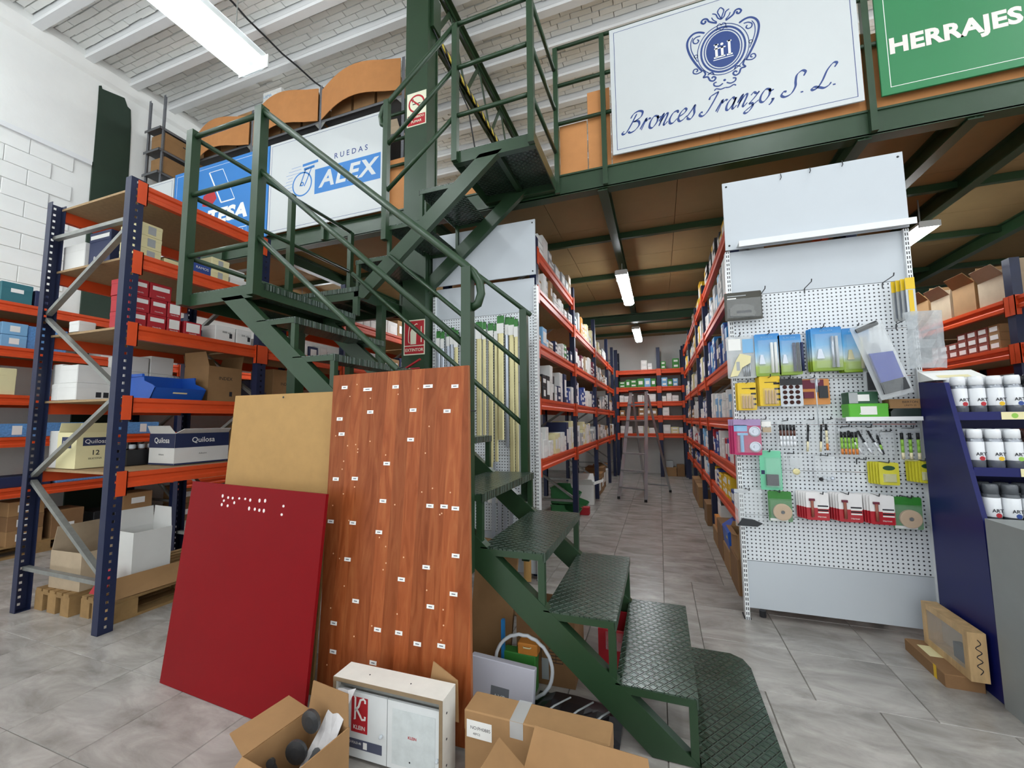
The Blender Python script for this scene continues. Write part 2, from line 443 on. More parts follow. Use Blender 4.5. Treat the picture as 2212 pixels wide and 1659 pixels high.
nt = HZ[1]; w_ = nt.new('ShaderNodeTexWave'); w_.inputs['Scale'].default_value = 4; ge = nt.new('ShaderNodeNewGeometry'); HZ[2].new(ge.outputs['Position'], w_.inputs['Vector'])
w_.bands_direction = 'DIAGONAL'
q = nt.new('ShaderNodeValToRGB'); q.color_ramp.interpolation = 'CONSTANT'; q.color_ramp.elements[0].color = (.02, .02, .02, 1); q.color_ramp.elements[1].position = .5; q.color_ramp.elements[1].color = (*lin('#d8c34a'), 1)
HZ[2].new(w_.outputs['Fac'], q.inputs[0]); HZ[2].new(q.outputs[0], HZ[3].inputs['Base Color'])
MB().box(X + .05, X + .062, 3.5, 10.6, 5.37, 5.42).build('hazard_strip', _M['hazard_tape'], tr)
MB().box(X + .06, X + .16, 3.30, 3.44, 5.25, 5.62).build('pulley_housing', GREEN, tr)
MB().tube([(X + .10, 3.33, 5.6), (X + .10, 3.33, 5.66), (X + .13, 3.33, 5.69), (X + .16, 3.33, 5.66), (X + .16, 3.33, 5.63)], .012, 6).build('hook', GALV, tr, smooth=True)
MB().tube([(X + .12, 3.3, 5.3), (X + .3, 3.8, 4.7), (X + .35, 4.2, 3.6)], .008, 6).build('cable', BLACK, tr)
# ================================================================ STAIRCASE (one welded thing)
m, N, Lk, b = node_mat('checker_plate')
tc = N.new('ShaderNodeNewGeometry'); mp = N.new('ShaderNodeMapping')
mp.inputs['Rotation'].default_value = (0, 0, math.radians(38)); mp.inputs['Scale'].default_value = (31, 31, 31)
Lk.new(tc.outputs['Position'], mp.inputs[0])
sp = N.new('ShaderNodeSeparateXYZ'); Lk.new(mp.outputs[0], sp.inputs[0])
hs = []
for i in (0, 1):
    fr = N.new('ShaderNodeMath'); fr.operation = 'PINGPONG'; fr.inputs[1].default_value = .5; Lk.new(sp.outputs[i], fr.inputs[0])
    mr = N.new('ShaderNodeMapRange'); mr.inputs['From Min'].default_value = .06; mr.inputs['From Max'].default_value = .17; mr.inputs['To Min'].default_value = 1; mr.inputs['To Max'].default_value = 0
    Lk.new(fr.outputs[0], mr.inputs['Value']); hs.append(mr)
mx = N.new('ShaderNodeMath'); mx.operation = 'MAXIMUM'; Lk.new(hs[0].outputs[0], mx.inputs[0]); Lk.new(hs[1].outputs[0], mx.inputs[1])
bp = N.new('ShaderNodeBump'); bp.inputs['Strength'].default_value = 1.0; bp.inputs['Distance'].default_value = .009
Lk.new(mx.outputs[0], bp.inputs['Height']); Lk.new(bp.outputs[0], b.inputs['Normal'])
nz = N.new('ShaderNodeTexNoise'); nz.inputs['Scale'].default_value = 5; Lk.new(tc.outputs['Position'], nz.inputs['Vector'])
rp = N.new('ShaderNodeValToRGB'); e = rp.color_ramp.elements; e[0].position = .35; e[0].color = (*lin('#2c4032'), 1); e[1].position = .7; e[1].color = (*lin('#3f5246'), 1)
Lk.new(nz.outputs['Fac'], rp.inputs[0]); Lk.new(rp.outputs[0], b.inputs['Base Color'])
b.inputs['Roughness'].default_value = .27; b.inputs['Specular IOR Level'].default_value = .8
PLATE = m

st = thing('steel_staircase', 'dark green steel staircase with checker plate treads and two turning flights', 'staircase')
Y0, Y1 = 1.81, 2.65
g1, r1 = .299, .2413
def tread(x0, x1, ya, yb, z, nose_right, parent=st, name='tread'):
    t = MB(); t.box(x0, x1, ya, yb, z - .006, z)
    if nose_right: t.box(x1 - .006, x1, ya, yb, z - .04, z - .0061)
    else: t.box(x0, x0 + .006, ya, yb, z - .04, z - .0061)
    o = t.build(name, PLATE, parent)
    MB().box(x0 + .01, x1 - .01, ya + .001, ya + .006, z - .035, z - .006).build('edge_angle', GREEN, o)
    MB().box(x0 + .01, x1 - .01, yb - .006, yb - .001, z - .035, z - .006).build('edge_angle', GREEN, o)
    return o
# first flight: nose positions, bottom to top
noses = [(.10 - g1 * k, .252 + r1 * k) for k in range(9)]
for k, (x, z) in enumerate(noses[:-1]):
    o = tread(x - .31, x, Y0, Y1, z, True)
    for y in (Y0 + .004, Y1 - .034):
        leg = MB(); zb = .505 - .83 * (x - .03 + .5) - .02
        leg.box(x - .035, x - .005, y, y + .03, max(zb, 0), z - .006); leg.build('tread_support', GREEN, o)
# bottom plate lying on the floor, rounded outer corner
pl = [(.10, Y0 - .02), (.40, Y0 - .02), (.40, Y1 - .10), (.375, Y1 - .02), (.32, Y1 + .02), (.10, Y1 + .02)]
MB().prism(pl, 'z', 0.004, .022).build('tread', PLATE, st)
def stringer(xa, xb, ztop, slope, y, h, cut=None):
    """channel along x between xa and xb, top edge at ztop(x)"""
    s = MB(); zt = lambda x: ztop + slope * x
    for (ya, yb, za, zb) in ((y, y + .008, 0, h), (y, y + .05, h - .012, h), (y, y + .05, 0, .012)):
        P = [(xa, zt(xa) - h + za), (xb, zt(xb) - h + za), (xb, zt(xb) - h + zb), (xa, zt(xa) - h + zb)]
        s.prism(P, 'y', ya, yb)
    return s
h = .15
def clip_stringer(y):
    # polygon: floor end cut level, upper end cut under the landing
    f = lambda x: .505 - .83 * (x + .5)
    s = MB()
    for (ya, yb, ta, tb) in ((y, y + .008, 0, h), (y + .0081, y + .05, 0, .014), (y + .0081, y + .05, h - .014, h)):
        top = lambda x: f(x) - ta; bot = lambda x: f(x) - tb
        def xat(zv, off): return -.5 - (zv + off - .505) / .83
        P = [(xat(2.12, ta), 2.12), (xat(2.12, tb), 2.12), (xat(.004, tb), .004), (xat(.004, ta), .004)]
        s.prism(P, 'y', ya, yb)
    return s
clip_stringer(Y0).build('stringer', GREEN, st)
clip_stringer(Y1 - .05).build('stringer', GREEN, st)
# lower landing and the half landing one step up
def landing(x0, x1, ya, yb, z, hh=.085):
    o = MB().box(x0, x1, ya, yb, z - .006, z).build('landing', PLATE, st)
    f = MB()
    f.box(x0, x1, ya, ya + .008, z - hh, z - .006); f.box(x0, x1, yb - .008, yb, z - hh, z - .006)
    f.box(x0, x0 + .008, ya + .008, yb - .008, z - hh, z - .006); f.box(x1 - .008, x1, ya + .008, yb - .008, z - hh, z - .006)
    f.box(x0 + .009, x1 - .009, ya + .0081, ya + .05, z - hh, z - hh + .008); f.box(x0 + .009, x1 - .009, yb - .05, yb - .0081, z - hh, z - hh + .008)
    f.box((x0 + x1) / 2 - .02, (x0 + x1) / 2 + .02, ya + .01, yb - .01, z - .05, z - .007)
    f.build('landing_frame', GREEN, o)
    return o
ZL = noses[-1][1]; XL = noses[-1][0]
landing(-2.98, XL, Y0, 2.66, ZL)
MB().box(XL - .002, XL + .004, Y0 + .03, 2.66, ZL - .035, ZL + .004).build('nosing', PLATE, st)
Z2 = 2.43
landing(-2.98, -2.30, 2.70, 3.35, Z2, .1)
MB().box(-2.98, -2.30, 2.694, 2.70, Z2 - .035, Z2 + .004).build('nosing', PLATE, st)
# upper flight going back to the right
up_n = [(-2.337, 2.66), (-2.035, 2.905), (-1.733, 3.15)]
for (x, z) in up_n:
    o = tread(x, x + .31, 2.70, 3.35, z, False)
    for y in (2.704, 3.315):
        zb = 2.905 + .82 * (x + .02 + 1.725) - .02
        MB().box(x + .005, x + .03, y, y + .03, zb, z - .006).build('tread_support', GREEN, o)
def up_stringer(y):
    f = lambda x: 2.905 + .82 * (x + 1.725); s = MB()
    for (ya, yb, ta, tb) in ((y, y + .008, 0, .15), (y + .0081, y + .05, 0, .014), (y + .0081, y + .05, .136, .15)):
        def xat(zv, off): return -1.725 + (zv + off - 2.905) / .82
        P = [(xat(2.33, tb) - .0, 2.33), (xat(2.33, ta), 2.33) if ta else (-2.33, 2.41), (xat(3.33, ta), 3.33), (xat(3.33, tb), 3.33)]
        if ta == 0: P = [(xat(2.33, tb), 2.33), (-2.345, 2.33), (-2.345, f(-2.345)), (xat(3.33, 0), 3.33), (xat(3.33, tb), 3.33)]
        s.prism(P, 'y', ya, yb)
    return s
up_stringer(2.70).build('stringer', GREEN, st)
up_stringer(3.30).build('stringer', GREEN, st)
ZU = 3.395
landing(-1.43, -0.77, 2.70, 3.37, ZU, .095)
# supports
for (x, y, z, w) in ((-2.86, 2.62, ZL - .085, .09), (-2.27, 2.96, Z2 - .1, .06), (-2.90, 3.30, Z2 - .1, .06)):
    MB().box(x - w / 2, x + w / 2, y - w / 2, y + w / 2, 0, z).build('support_post', GREEN, st)
MB().box(-2.33, -2.28, 2.67, 2.70, ZL, Z2 - .09).build('support_post', GREEN, st)
# posts
def post(x, y, za, zb, w=.05):
    MB().box(x - w / 2, x + w / 2, y - w / 2, y + w / 2, za, zb).build('post', GREEN, st)
PT = ZL + 1.12
post(-2.95, 1.79, ZL - .085, PT + .02, .058); post(-2.315, 1.79, ZL - .085, PT + .02, .058)
post(-2.95, 2.60, ZL, PT, .045); post(-2.95, 3.33, Z2, PT - .02, .045)
RZ = (1.12, .70, .27)
def rail(*pts, r=.0165): MB().tube(pts, r, 10).build('rail', GREEN, st, smooth=True)
for dz in RZ:
    rail((-2.95, 1.79, ZL + dz - .02), (-2.315, 1.79, ZL + dz - .02))
    rail((-2.95, 1.79, ZL + dz - .02), (-2.95, 3.33, ZL + dz - .02))
# near side of the first flight
NX = -.862
post(NX, 1.785, .62, 2.07, .05); post(NX, 2.675, .40, 2.085, .05)
def zline(x, top): return top + .85 * (NX - x)
for top in (2.075, 1.675, 1.245):
    if top > 2:
        MB().tube([(-2.315, 1.79, zline(-2.315, top)), (NX - .02, 1.79, top + .017), (NX + .03, 1.79, top - .03), (NX + .062, 1.79, top - .085), (NX + .07, 1.79, top - .14), (NX + .052, 1.79, top - .19), (NX + .02, 1.79, top - .205)], .021, 10).build('handrail', GREEN, st, smooth=True)
    else: rail((-2.315, 1.79, zline(-2.315, top)), (NX, 1.785, top))
for top in (2.085, 1.69, 1.28):
    xs = min(-1.62 - (2.085 - top) * .9, -1.62)
    rail((xs, 2.675, zline(xs, top)), (NX + (.05 if top > 2 else 0), 2.675, top - (.04 if top > 2 else 0)))
# upper flight, near side and platform
post(-2.035, 2.68, 2.78, 3.98, .045); post(-1.405, 2.685, ZU - .09, ZU + 1.05, .045); post(-0.79, 2.685, ZU - .09, ZU + 1.07, .045)
for dz in (1.05, .68, .28):
    a = (-2.035, 2.68, 2.905 + dz + .0); c = (-1.405, 2.68, ZU + dz)
    if dz > 1:
        MB().tube([(-2.05, 2.68, a[2] - .19), (-2.085, 2.68, a[2] - .17), (-2.10, 2.68, a[2] - .10), (-2.075, 2.68, a[2] - .03), a, c], .02, 10).build('handrail', GREEN, st, smooth=True)
    else: rail(a, c)
    rail((-1.405, 2.685, ZU + dz), (-0.79, 2.685, ZU + dz + .01))
    rail((-0.79, 2.685, ZU + dz + .01), (-0.77, 3.345, ZU + dz - .02))
# ================================================================ PALLET RACKS
def post_mesh(H, holes):
    p = MB(); w = .08
    p.box(-w / 2, -w / 2 + .004, .0, .062, 0, H); p.box(w / 2 - .004, w / 2, .0, .062, 0, H)
    if not holes: p.box(-w / 2 + .004, w / 2 - .004, 0, .004, 0, H)
    else:
        p.box(-w / 2 + .004, -.008, 0, .004, 0, H); p.box(.008, w / 2 - .004, 0, .004, 0, H)
        z = 0.0
        while z < H - .01:
            p.box(-.008, .008, 0, .004, z, min(z + .032, H)); z += .05
    p.box(-w / 2, w / 2, 0, .062, 0, .004)
    return p.mesh('post', BLUE)
_post = {}
def rack(name, label, loc, rz, us, D, bays, H=3.0, holes=False, braces='zig', rear_beams=True, cross=True, hs=None):
    """us: post positions; bays: for each bay the list of beam-top heights"""
    t = thing(name, label, 'rack', loc, rz)
    for i, u in enumerate(us):
        hh = hs[i] if hs else H
        k = (round(hh, 2), holes)
        if k not in _post: _post[k] = post_mesh(*k)
        put('post', _post[k], t, (u, 0, 0))
        put('post', _post[k], t, (u, D, 0), (0, 0, PI))
        if braces == 'zig': zz = [(0, .3, 1, .3), (0, .33, 1, .91), (1, .95, 0, 1.51), (0, 1.55, 1, 2.11), (1, 2.15, 0, 2.69), (0, 2.74, 1, 2.74)]
        else: zz = braces
        for (a, za, c, zc) in zz:
            if max(za, zc) > hh: continue
            va, vc = [.05 + q * (D - .10) for q in (a, c)]
            MB().bar((u, va, za), (u, vc, zc), .026, .034, (1, 0, 0)).build('brace', GALV, t)
    prof = [(0, -.10), (0, -.072), (.011, -.062), (.011, -.038), (0, -.028), (0, 0), (.042, 0), (.042, -.10)]
    for i, levels in enumerate(bays):
        ua, ub = us[i] + .04, us[i + 1] - .04
        for z in levels:
            bmsh = MB().prism([(p[0], p[1]) for p in prof], 'x', ua, ub).mesh('beam', ORANGE)
            z -= .003
            put('beam', bmsh, t, (0, 0.004, z))
            if rear_beams: put('beam', bmsh, t, ((ua + ub), D - .004, z), (0, 0, PI))
            con = MB(); con.box(-.03, .03, -.006, -.001, -.15, .012); con.box(.024, .03, -.006, .03, -.15, .012)
            cm = con.mesh('connector', ORANGE)
            put('connector', cm, t, (ua - .012, 0, z)); 
            con2 = MB(); con2.box(-.03, .03, -.006, -.001, -.15, .012); con2.box(-.03, -.024, -.006, .03, -.15, .012)
            put('connector', con2.mesh('connector', ORANGE), t, (ub + .012, 0, z))
            MB().box(ua - .01, ub + .01, .03, D - .03, z - .018, z - .002).build('shelf_board', CHIP, t)
    return t

FX = PI / 2      # front faces +X
BX = -PI / 2     # front faces -X
R1 = rack('pallet_rack', 'blue and orange pallet rack left of the staircase holding red cartons and a blue bin', (-3.35, 0, 0), FX, [1.70, 2.70, 3.75, 5.6, 7.5, 9.4], 1.02,
          [[1.0, 1.5, 2.0, 2.5, 3.0], [1.0, 1.5, 2.0, 2.5], [.8, 1.5, 2.0, 2.5], [1.0, 1.5, 2.0, 2.5], [1.0, 1.5, 2.0, 2.5]], holes=True, hs=[3.02, 3.02, 2.9, 2.9, 2.9, 2.9])
R2 = rack('pallet_rack', 'pallet rack standing against the white block wall on the far left', (-6.05, 0, 0), FX, [1.0, 3.72, 6.0, 8.3], 1.0,
          [[.70, 1.2, 1.62, 2.1, 2.55], [.55, 1.2, 1.62, 2.1, 2.55], [.55, 1.2, 1.62, 2.1, 2.55]], H=2.75)
R3 = rack('pallet_rack', 'long rack of cartons along the left side of the aisle', (-1.0, 0, 0), FX, [3.52, 5.26, 7.12, 8.96, 10.06], .95,
          [[.97, 1.52, 2.03, 2.54, 2.90], [.97, 1.52, 2.03, 2.54], [.97, 1.52, 2.03, 2.54], [.97, 1.52, 2.03, 2.54]], hs=[3.0, 3.05, 3.05, 3.05, 3.05])
R4 = rack('pallet_rack', 'long rack of cartons along the right side of the aisle', (0.56, 10.0, 0), BX, [0.0, 1.6, 3.25, 4.36, 6.5], .80,
          [[.58, .93, 1.33, 1.82, 2.38, 2.88]] * 4, hs=[3.0] * 5)
R5 = rack('pallet_rack', 'rack across the end of the aisle against the white wall', (-0.95, 10.16, 0), 0, [0.0, .97, 1.51], .58, [[.99, 1.40, 1.73, 2.08, 2.49]] * 2, H=3.0)
R6 = rack('pallet_rack', 'rack with open brown cartons beyond the navy paint display', (2.72, 8.4, 0), BX, [0.0, 1.9, 3.95, 6.0], 1.0, [[.75, 1.30, 1.89, 2.28]] * 3, hs=[2.6] * 4)

# ================================================================ CARTONS
def carton_mesh(w, d, h, mt, lid=True):
    c = min(.004, w * .04)
    mb = MB(); mb.cbox(-w / 2, w / 2, -d / 2, d / 2, 0, h, c)
    if lid:   # tuck lid: a lip that stands a millimetre proud round the top
        mb.cbox(-w / 2 - .0012, w / 2 + .0012, -d / 2 - .0012, d / 2 + .0012, h * .72, h + .0012, c)
    return mb.mesh('carton', mt)
_cm = {}
_lab = {}
def sticker(o, w, h, side, off, zc, u=0.0, mt=None):
    """paper label on the side of a carton; side 0 -Y, 1 +X, 2 +Y, 3 -X"""
    k = (round(w, 3), round(h, 3), (mt or PAPER).name)
    if k not in _lab:
        q = MB(); q.box(-w / 2, w / 2, -h / 2, h / 2, 0, .0008)
        _lab[k] = q.mesh('label', mt or PAPER)
    r = [(PI / 2, 0, 0), (PI / 2, 0, PI / 2), (PI / 2, 0, PI), (PI / 2, 0, -PI / 2)][side]
    p = [(u, -off, zc), (off, u, zc), (-u, off, zc), (-off, -u, zc)][side]
    return put('label', _lab[k], o, p, r)
DEFER = []
def later(*a, **k): DEFER.append((a, k))
def carton(x, y, z, w, d, h, mt, label, group=None, rz=0.0, side=None, name='carton', st_w=.6, st_h=.45, st_z=.5, st_m=None, lid=True, cat='carton'):
    k = (round(w, 3), round(d, 3), round(h, 3), mt.name, lid)
    if k not in _cm: _cm[k] = carton_mesh(w, d, h, mt, lid)
    o = put(name, _cm[k], None, (x, y, z), (0, 0, rz))
    tag(o, label, cat, group)
    if side is not None:
        ww = w if side in (0, 2) else d
        off = (d if side in (0, 2) else w) / 2 + .0014
        sticker(o, round(ww * st_w, 2), round(max(h * st_h, .012), 2), side, off, h * st_z, mt=st_m)
    return o
def open_carton(x, y, z, w, d, h, label, rz=0.0, flaps=(40, 40, 40, 40), fl=None, mt=None, min_=None, name='open_carton', t=.005, group=None, cat='carton'):
    """open box: floor, four walls and flaps opened by the angle given (0 = upright, 90 = flat outwards) in order -Y +X +Y -X"""
    mt = mt or CARD; o = thing(name, label, cat, (x, y, z), rz, group)
    b_ = MB(); b_.box(-w / 2, w / 2, -d / 2, d / 2, 0, t)
    b_.box(-w / 2, w / 2, -d / 2, -d / 2 + t, t, h); b_.box(-w / 2, w / 2, d / 2 - t, d / 2, t, h)
    b_.box(-w / 2, -w / 2 + t, -d / 2 + t, d / 2 - t, t, h); b_.box(w / 2 - t, w / 2, -d / 2 + t, d / 2 - t, t, h)
    b_.build('body', mt, o)
    fl = fl or min(w, d) * .5
    for i, a in enumerate(flaps):
        if a is None: continue
        L_ = (w if i in (0, 2) else d) - .004; a = math.radians(a)
        k = .06 * L_
        f = MB(); f.plate((-L_ / 2, 0, 0), (L_ / 2, 0, 0), (L_ / 2 - k, 0, fl), (-L_ / 2 + k, 0, fl), t * .8)
        base = [(0, -d / 2 + t * .5, h), (w / 2 - t * .5, 0, h), (0, d / 2 - t * .5, h), (-w / 2 + t * .5, 0, h)][i]
        R = Matrix.Rotation([0, PI / 2, PI, -PI / 2][i], 4, 'Z') @ Matrix.Rotation(a, 4, 'X')
        fo = f.build('flap', mt, o); fo.matrix_local = Matrix.Translation(base) @ R
    return o

# ---- rack left of the stairs: shelf at 2.5 m
def lab(o, t, size, loc, rot, mt=INK, **k): return text(t, size, mt, o, loc, rot, **k)
for k in range(3):
    carton(-3.58, 1.86, 2.5 + .092 * k, .24, .135, .09, CREAM, ['bottom', 'middle', 'top'][k] + ' cream carton of the stack of three beside the rack post', 'cream cartons', side=1, st_w=.34, st_h=.7, st_z=.5, st_m=GREYBOX)
o = carton(-3.92, 1.88, 2.5, .26, .20, .27, NBOX, 'navy blue and white carton under the top shelf of the left rack', side=0, st_w=.9, st_h=.12, st_z=.85, name='navy_carton')
lab(o, 'RAMOS', .05, (.02, -.102, .06), FRONT, PAPER)
carton(-4.20, 1.89, 2.5, .28, .26, .20, WBOX, 'plain white carton at the wall side of the left rack upper shelf')
carton(-3.58, 2.03, 2.5, .22, .15, .065, CREAM, 'single flat cream carton on the left rack upper shelf', 'cream cartons')
o = carton(-3.56, 2.215, 2.5, .22, .14, .12, BBOX, 'royal blue carton between the cream cartons on the upper shelf', name='blue_carton')
lab(o, 'RAMOS', .03, (.1114, 0, .07), RIGHTF, PAPER)
for k in range(2): carton(-3.56, 2.36, 2.5 + .1 * k, .22, .15, .098, CREAM, ['lower', 'upper'][k] + ' cream carton behind the landing rail', 'cream cartons', side=1, st_w=.25, st_h=.7, st_m=GREYBOX)
for k in range(2): carton(-3.58 - .03 * k, 2.53, 2.5 + .085 * k, .24, .15, .083, WBOX, ['lower', 'upper'][k] + ' white carton at the far end of the upper left shelf', 'white cartons')
carton(-3.6, 2.93, 2.5, .24, .3, .09, WBOX, 'low white carton beyond the rack post behind the landing')
# shelf at 2.0 m: red cartons
for i, (ya, yb, z, nm) in enumerate([(1.75, 1.86, 2.0, 'bottom row by the post'), (1.868, 1.985, 2.0, 'bottom row second from the post'), (1.995, 2.085, 2.0, 'bottom row third from the post'),
                          (1.75, 1.875, 2.117, 'middle row by the post'), (1.883, 1.985, 2.117, 'middle row second from the post'), (1.992, 2.085, 2.117, 'middle row third from the post'),
                          (1.745, 1.862, 2.234, 'top row by the post'), (1.87, 2.01, 2.234, 'top row away from the post'), (2.11, 2.24, 2.0, 'standing alone')]):
    sd = carton(-3.56, (ya + yb) / 2, z, .21, yb - ya, .115, REDBOX, 'red carton with white label, ' + nm, 'red cartons on the left rack', side=1, st_w=.78, st_h=.30 if i not in (2, 5, 8) else .6, st_z=.68 if i not in (2, 5, 8) else .6)
    lab(sd, 'Hembrilla', .014, (.1064, 0, .022), RIGHTF, PAPER)
for i, (ya, yb) in enumerate([(2.34, 2.51), (2.52, 2.66)]):
    sd = carton(-3.54, (ya + yb) / 2, 2.0, .2, yb - ya, .135, WBOX, ['white carton with a black screw print beside the red cartons', 'white carton with a black bolt print near the far rack post'][i], side=None, name='white_carton')
    lab(sd, ['1000 uds', '500 uds'][i], .022, (.1014, .01, .085), RIGHTF); q = MB(); q.box(-.012, .012, -.02, .02, 0, .0008); q.build('print', INK, sd, (.1004, .045, .06), RIGHTF)
carton(-3.70, 2.29, 2.0, .2, .10, .1, NBOX, 'small navy carton behind the white screw cartons')
q = carton(-4.05, 1.78, 2.0, .12, .10, .08, WBOX, 'small white carton in the middle of the left rack third shelf')
for i in range(6):
    carton(-4.15, [2.15, 2.35, 2.55, 2.86, 3.07, 3.28][i], 2.0, .18, .2, .16 + .02 * (i % 3), [WBOX, GREYBOX][i % 2], 'pale carton along the rear of the left rack third shelf', 'pale cartons at the rear of the third shelf')
for i in range(7):
    y = 2.85 + .135 * i
    carton(-3.56, y, 2.0, .2, .12, [.11, .14, .10, .17, .12, .15, .1][i], [WBOX, NBOX, WBOX, WBOX, NBOX, WBOX, WBOX][i], [None, 'dark navy carton with white label behind the stairs'][0] or ('white' if i not in (1, 4) else 'navy') + ' labelled carton seen between the stair treads', 'cartons seen between the stair treads', side=1, st_w=.7, st_h=.6)
# shelf at 1.5 m
def stack_bin(name, label, x, y, z, w, d, h, mt, rz=0, group=None):
    """picking bin: open top, low scooped front (towards local +X)"""
    o = thing(name, label, 'bin', (x, y, z), rz, group)
    s = MB(); a, c = w / 2, d / 2; i = .006
    prof = [(-a, 0), (a - .05, 0), (a, h * .45), (a - .03, h * .55), (a * .15, h * .72), (a * .05, h), (-a, h)]
    for y_ in (-c, c - i): s.prism(prof, 'y', y_, y_ + i)
    s.box(-a, a - .05, -c, c, 0, i); s.box(-a, -a + i, -c, c, 0, h)
    s.add([(a - .05, -c, 0), (a - .05, c, 0), (a, c, h * .45), (a, -c, h * .45), (a - .05 - i, -c, i), (a - .05 - i, c, i), (a - i, c, h * .45), (a - i, -c, h * .45)],
          [(0, 1, 2, 3), (7, 6, 5, 4), (3, 2, 6, 7), (0, 3, 7, 4), (1, 5, 6, 2), (0, 4, 5, 1)])
    s.build('body', mt, o)
    r = MB(); r.box(-a - .008, a * .05, -c - .008, -c, h - .02, h); r.build('rim', mt, o); r = MB(); r.box(-a - .008, a * .05, c, c + .008, h - .02, h); r.build('rim', mt, o)
    q = MB(); q.box(0, .001, -.05, .05, -.012, .012); q.build('label', CREAM, o, (a - .018, 0, h * .30), (0, .35, 0))
    return o
stack_bin('storage_bin', 'bright blue plastic picking bin on the left rack fourth shelf', -3.60, 2.12, 1.5, .30, .36, .19, BIN, 0)
bag = MB(); rr = random.Random(5)
bag.lathe([(.02, 0), (.045, .01), (.055, .06), (.05, .12), (.035, .19), (.045, .21), (.02, .22)], 12)
bg_ = bag.build('plastic_bag', mat('crinkled_foil', '#c9ccd0', .25, metal=.3, var=.3, scale=40, bump=.6, bscale=45), None, (-3.86, 2.30, 1.5)); tag(bg_, 'crinkled clear plastic bag behind the blue bin', 'bag')
def index_box(y, label, closed):
    o = open_carton(-3.68, y, 1.5, .30, .29, .30, label, 0, (10, None, 14, 30), .12, CARD) if not closed else carton(-3.68, y, 1.5, .30, .29, .34, CARD, label)
    lab(o, 'INDEX', .05, (0, -.1465, .10), FRONT, NAVYINK); lab(o, 'INDEX', .04, (.1515, 0, .2), RIGHTF, INK)
    MB().box(-.012, .012, -.02, .02, 0, .0006).build('print', INK, o, (.1512, .05, .07), RIGHTF)
    return o
index_box(2.51, 'open brown carton with dark print next to the blue bin', False)
index_box(3.12, 'closed brown carton with dark print beyond the rack post', True)
carton(-3.72, 2.86, 1.5, .2, .09, .22, NBOX, 'dark carton with a large white label between the two printed brown cartons', side=1, st_w=.8, st_h=.6)
for i, (x, y, z, w, d, hh) in enumerate([(-4.27, 1.86, 1.5, .09, .22, .12), (-4.11, 1.86, 1.5, .22, .22, .125), (-4.11, 1.86, 1.627, .22, .22, .13), (-4.285, 1.86, 1.622, .12, .20, .15),
                                  (-4.02, 2.065, 1.5, .2, .17, .11), (-4.02, 2.065, 1.612, .2, .17, .12), (-4.02, 2.065, 1.734, .2, .17, .12), (-4.02, 2.245, 1.5, .2, .17, .11), (-4.02, 2.245, 1.612, .2, .17, .12), (-4.02, 2.245, 1.734, .2, .17, .14)]):
    nm = ['plain white carton at the rear post', 'plain white carton with two small symbols', 'plain white carton on top of the one with symbols', 'plain white carton standing highest by the rear post', 'bottom white carton of the near stack of three', 'middle white carton of the near stack of three',
          'top white carton of the near stack of three', 'bottom white carton of the far stack of three', 'middle white carton of the far stack of three', 'top white carton of the far stack of three'][i]
    oo = carton(x, y, z, w, d if i not in (1, 2) else .22, hh, WBOX, nm + ' on the left rack fourth shelf', 'plain white cartons on the fourth shelf')
    if i == 1:
        for k in (0, 1): MB().box(-.016, .016, -.02, .02, 0, .0008).build('print', INK, oo, (.11, .02 + .045 * k, .04), RIGHTF)
# shelf at 1.0 m
def quilosa(x, y, z, w, d, hh, mts, label, rz=0, band='top'):
    o = open_carton(x, y, z, w, d, hh, label, rz, (30, 60, None, None) if band == 'top' else (None, 16, None, 8), .07, mts, name='open_carton')
    if band == 'top':
        for s_, L_ in ((0, w), (1, d)):
            off = (d if s_ == 0 else w) / 2 + .0012
            sticker(o, round(L_, 2), round(hh * .45, 2), s_, off, hh * .775, mt=NBOX)
            lab(o, 'Quilosa', hh * .24, (0, -off - .0012, hh * .78) if s_ == 0 else (off + .0012, 0, hh * .78), FRONT if s_ == 0 else RIGHTF, PAPER, bold=.01)
            lab(o, 'Adhesivo', hh * .07, (0, -off - .0002, hh * .33) if s_ == 0 else (off, 0, hh * .33), FRONT if s_ == 0 else RIGHTF, INK)
            sticker(o, round(L_, 2), .012, s_, off, .007, mt=NBOX)
    else:
        off = w / 2 + .0012
        sticker(o, round(d * .7, 2), round(hh * .22, 2), 1, off, hh * .74, mt=NBOX); lab(o, 'Quilosa', .042, (off + .0012, 0, hh * .74), RIGHTF, PAPER)
        lab(o, '12', .05, (off, .0, hh * .42), RIGHTF, INK, bold=.01); lab(o, 'SILICONA', .018, (off, 0, hh * .26), RIGHTF, INK)
        sticker(o, round(w * .5, 2), round(hh * .3, 2), 0, d / 2 + .0012, hh * .72, mt=NBOX); lab(o, 'Quilosa', .03, (0, -d / 2 - .0026, hh * .72), FRONT, PAPER)
    return o
quilosa(-3.66, 2.34, 1.0, .30, .42, .24, WBOX, 'navy and white lettered open carton on the left rack lower shelf')
quilosa(-4.08, 1.87, 1.0, .24, .22, .26, CREAM, 'cream upright carton with a navy name panel behind the diagonal brace', band='side')
carton(-4.27, 1.82, 1.0, .12, .1, .27, WBOX, 'white carton with a line drawing beside the cream upright carton')
dt = open_carton(-3.95, 2.16, 1.0, .2, .30, .12, 'black tray of white-capped bottles on the lower shelf', 0, (None, None, None, None), .05, BLACK, name='bottle_tray', cat='tray')
for i in range(4):
    bt = MB().lathe([(.024, 0), (.026, .01), (.026, .10), (.018, .12), (.018, .125)], 10).build('bottle', mat('brown_bottle', '#55342a', .4), None, (-3.90, 2.065 + .062 * i, 1.006), smooth=True)
    tag(bt, 'brown bottle with a white cap in the black tray', 'bottle', 'bottles in the black tray')
    MB().lathe([(.02, .12), (.021, .125), (.021, .15), (.017, .153)], 10).build('cap', WHITEM, bt, smooth=True)
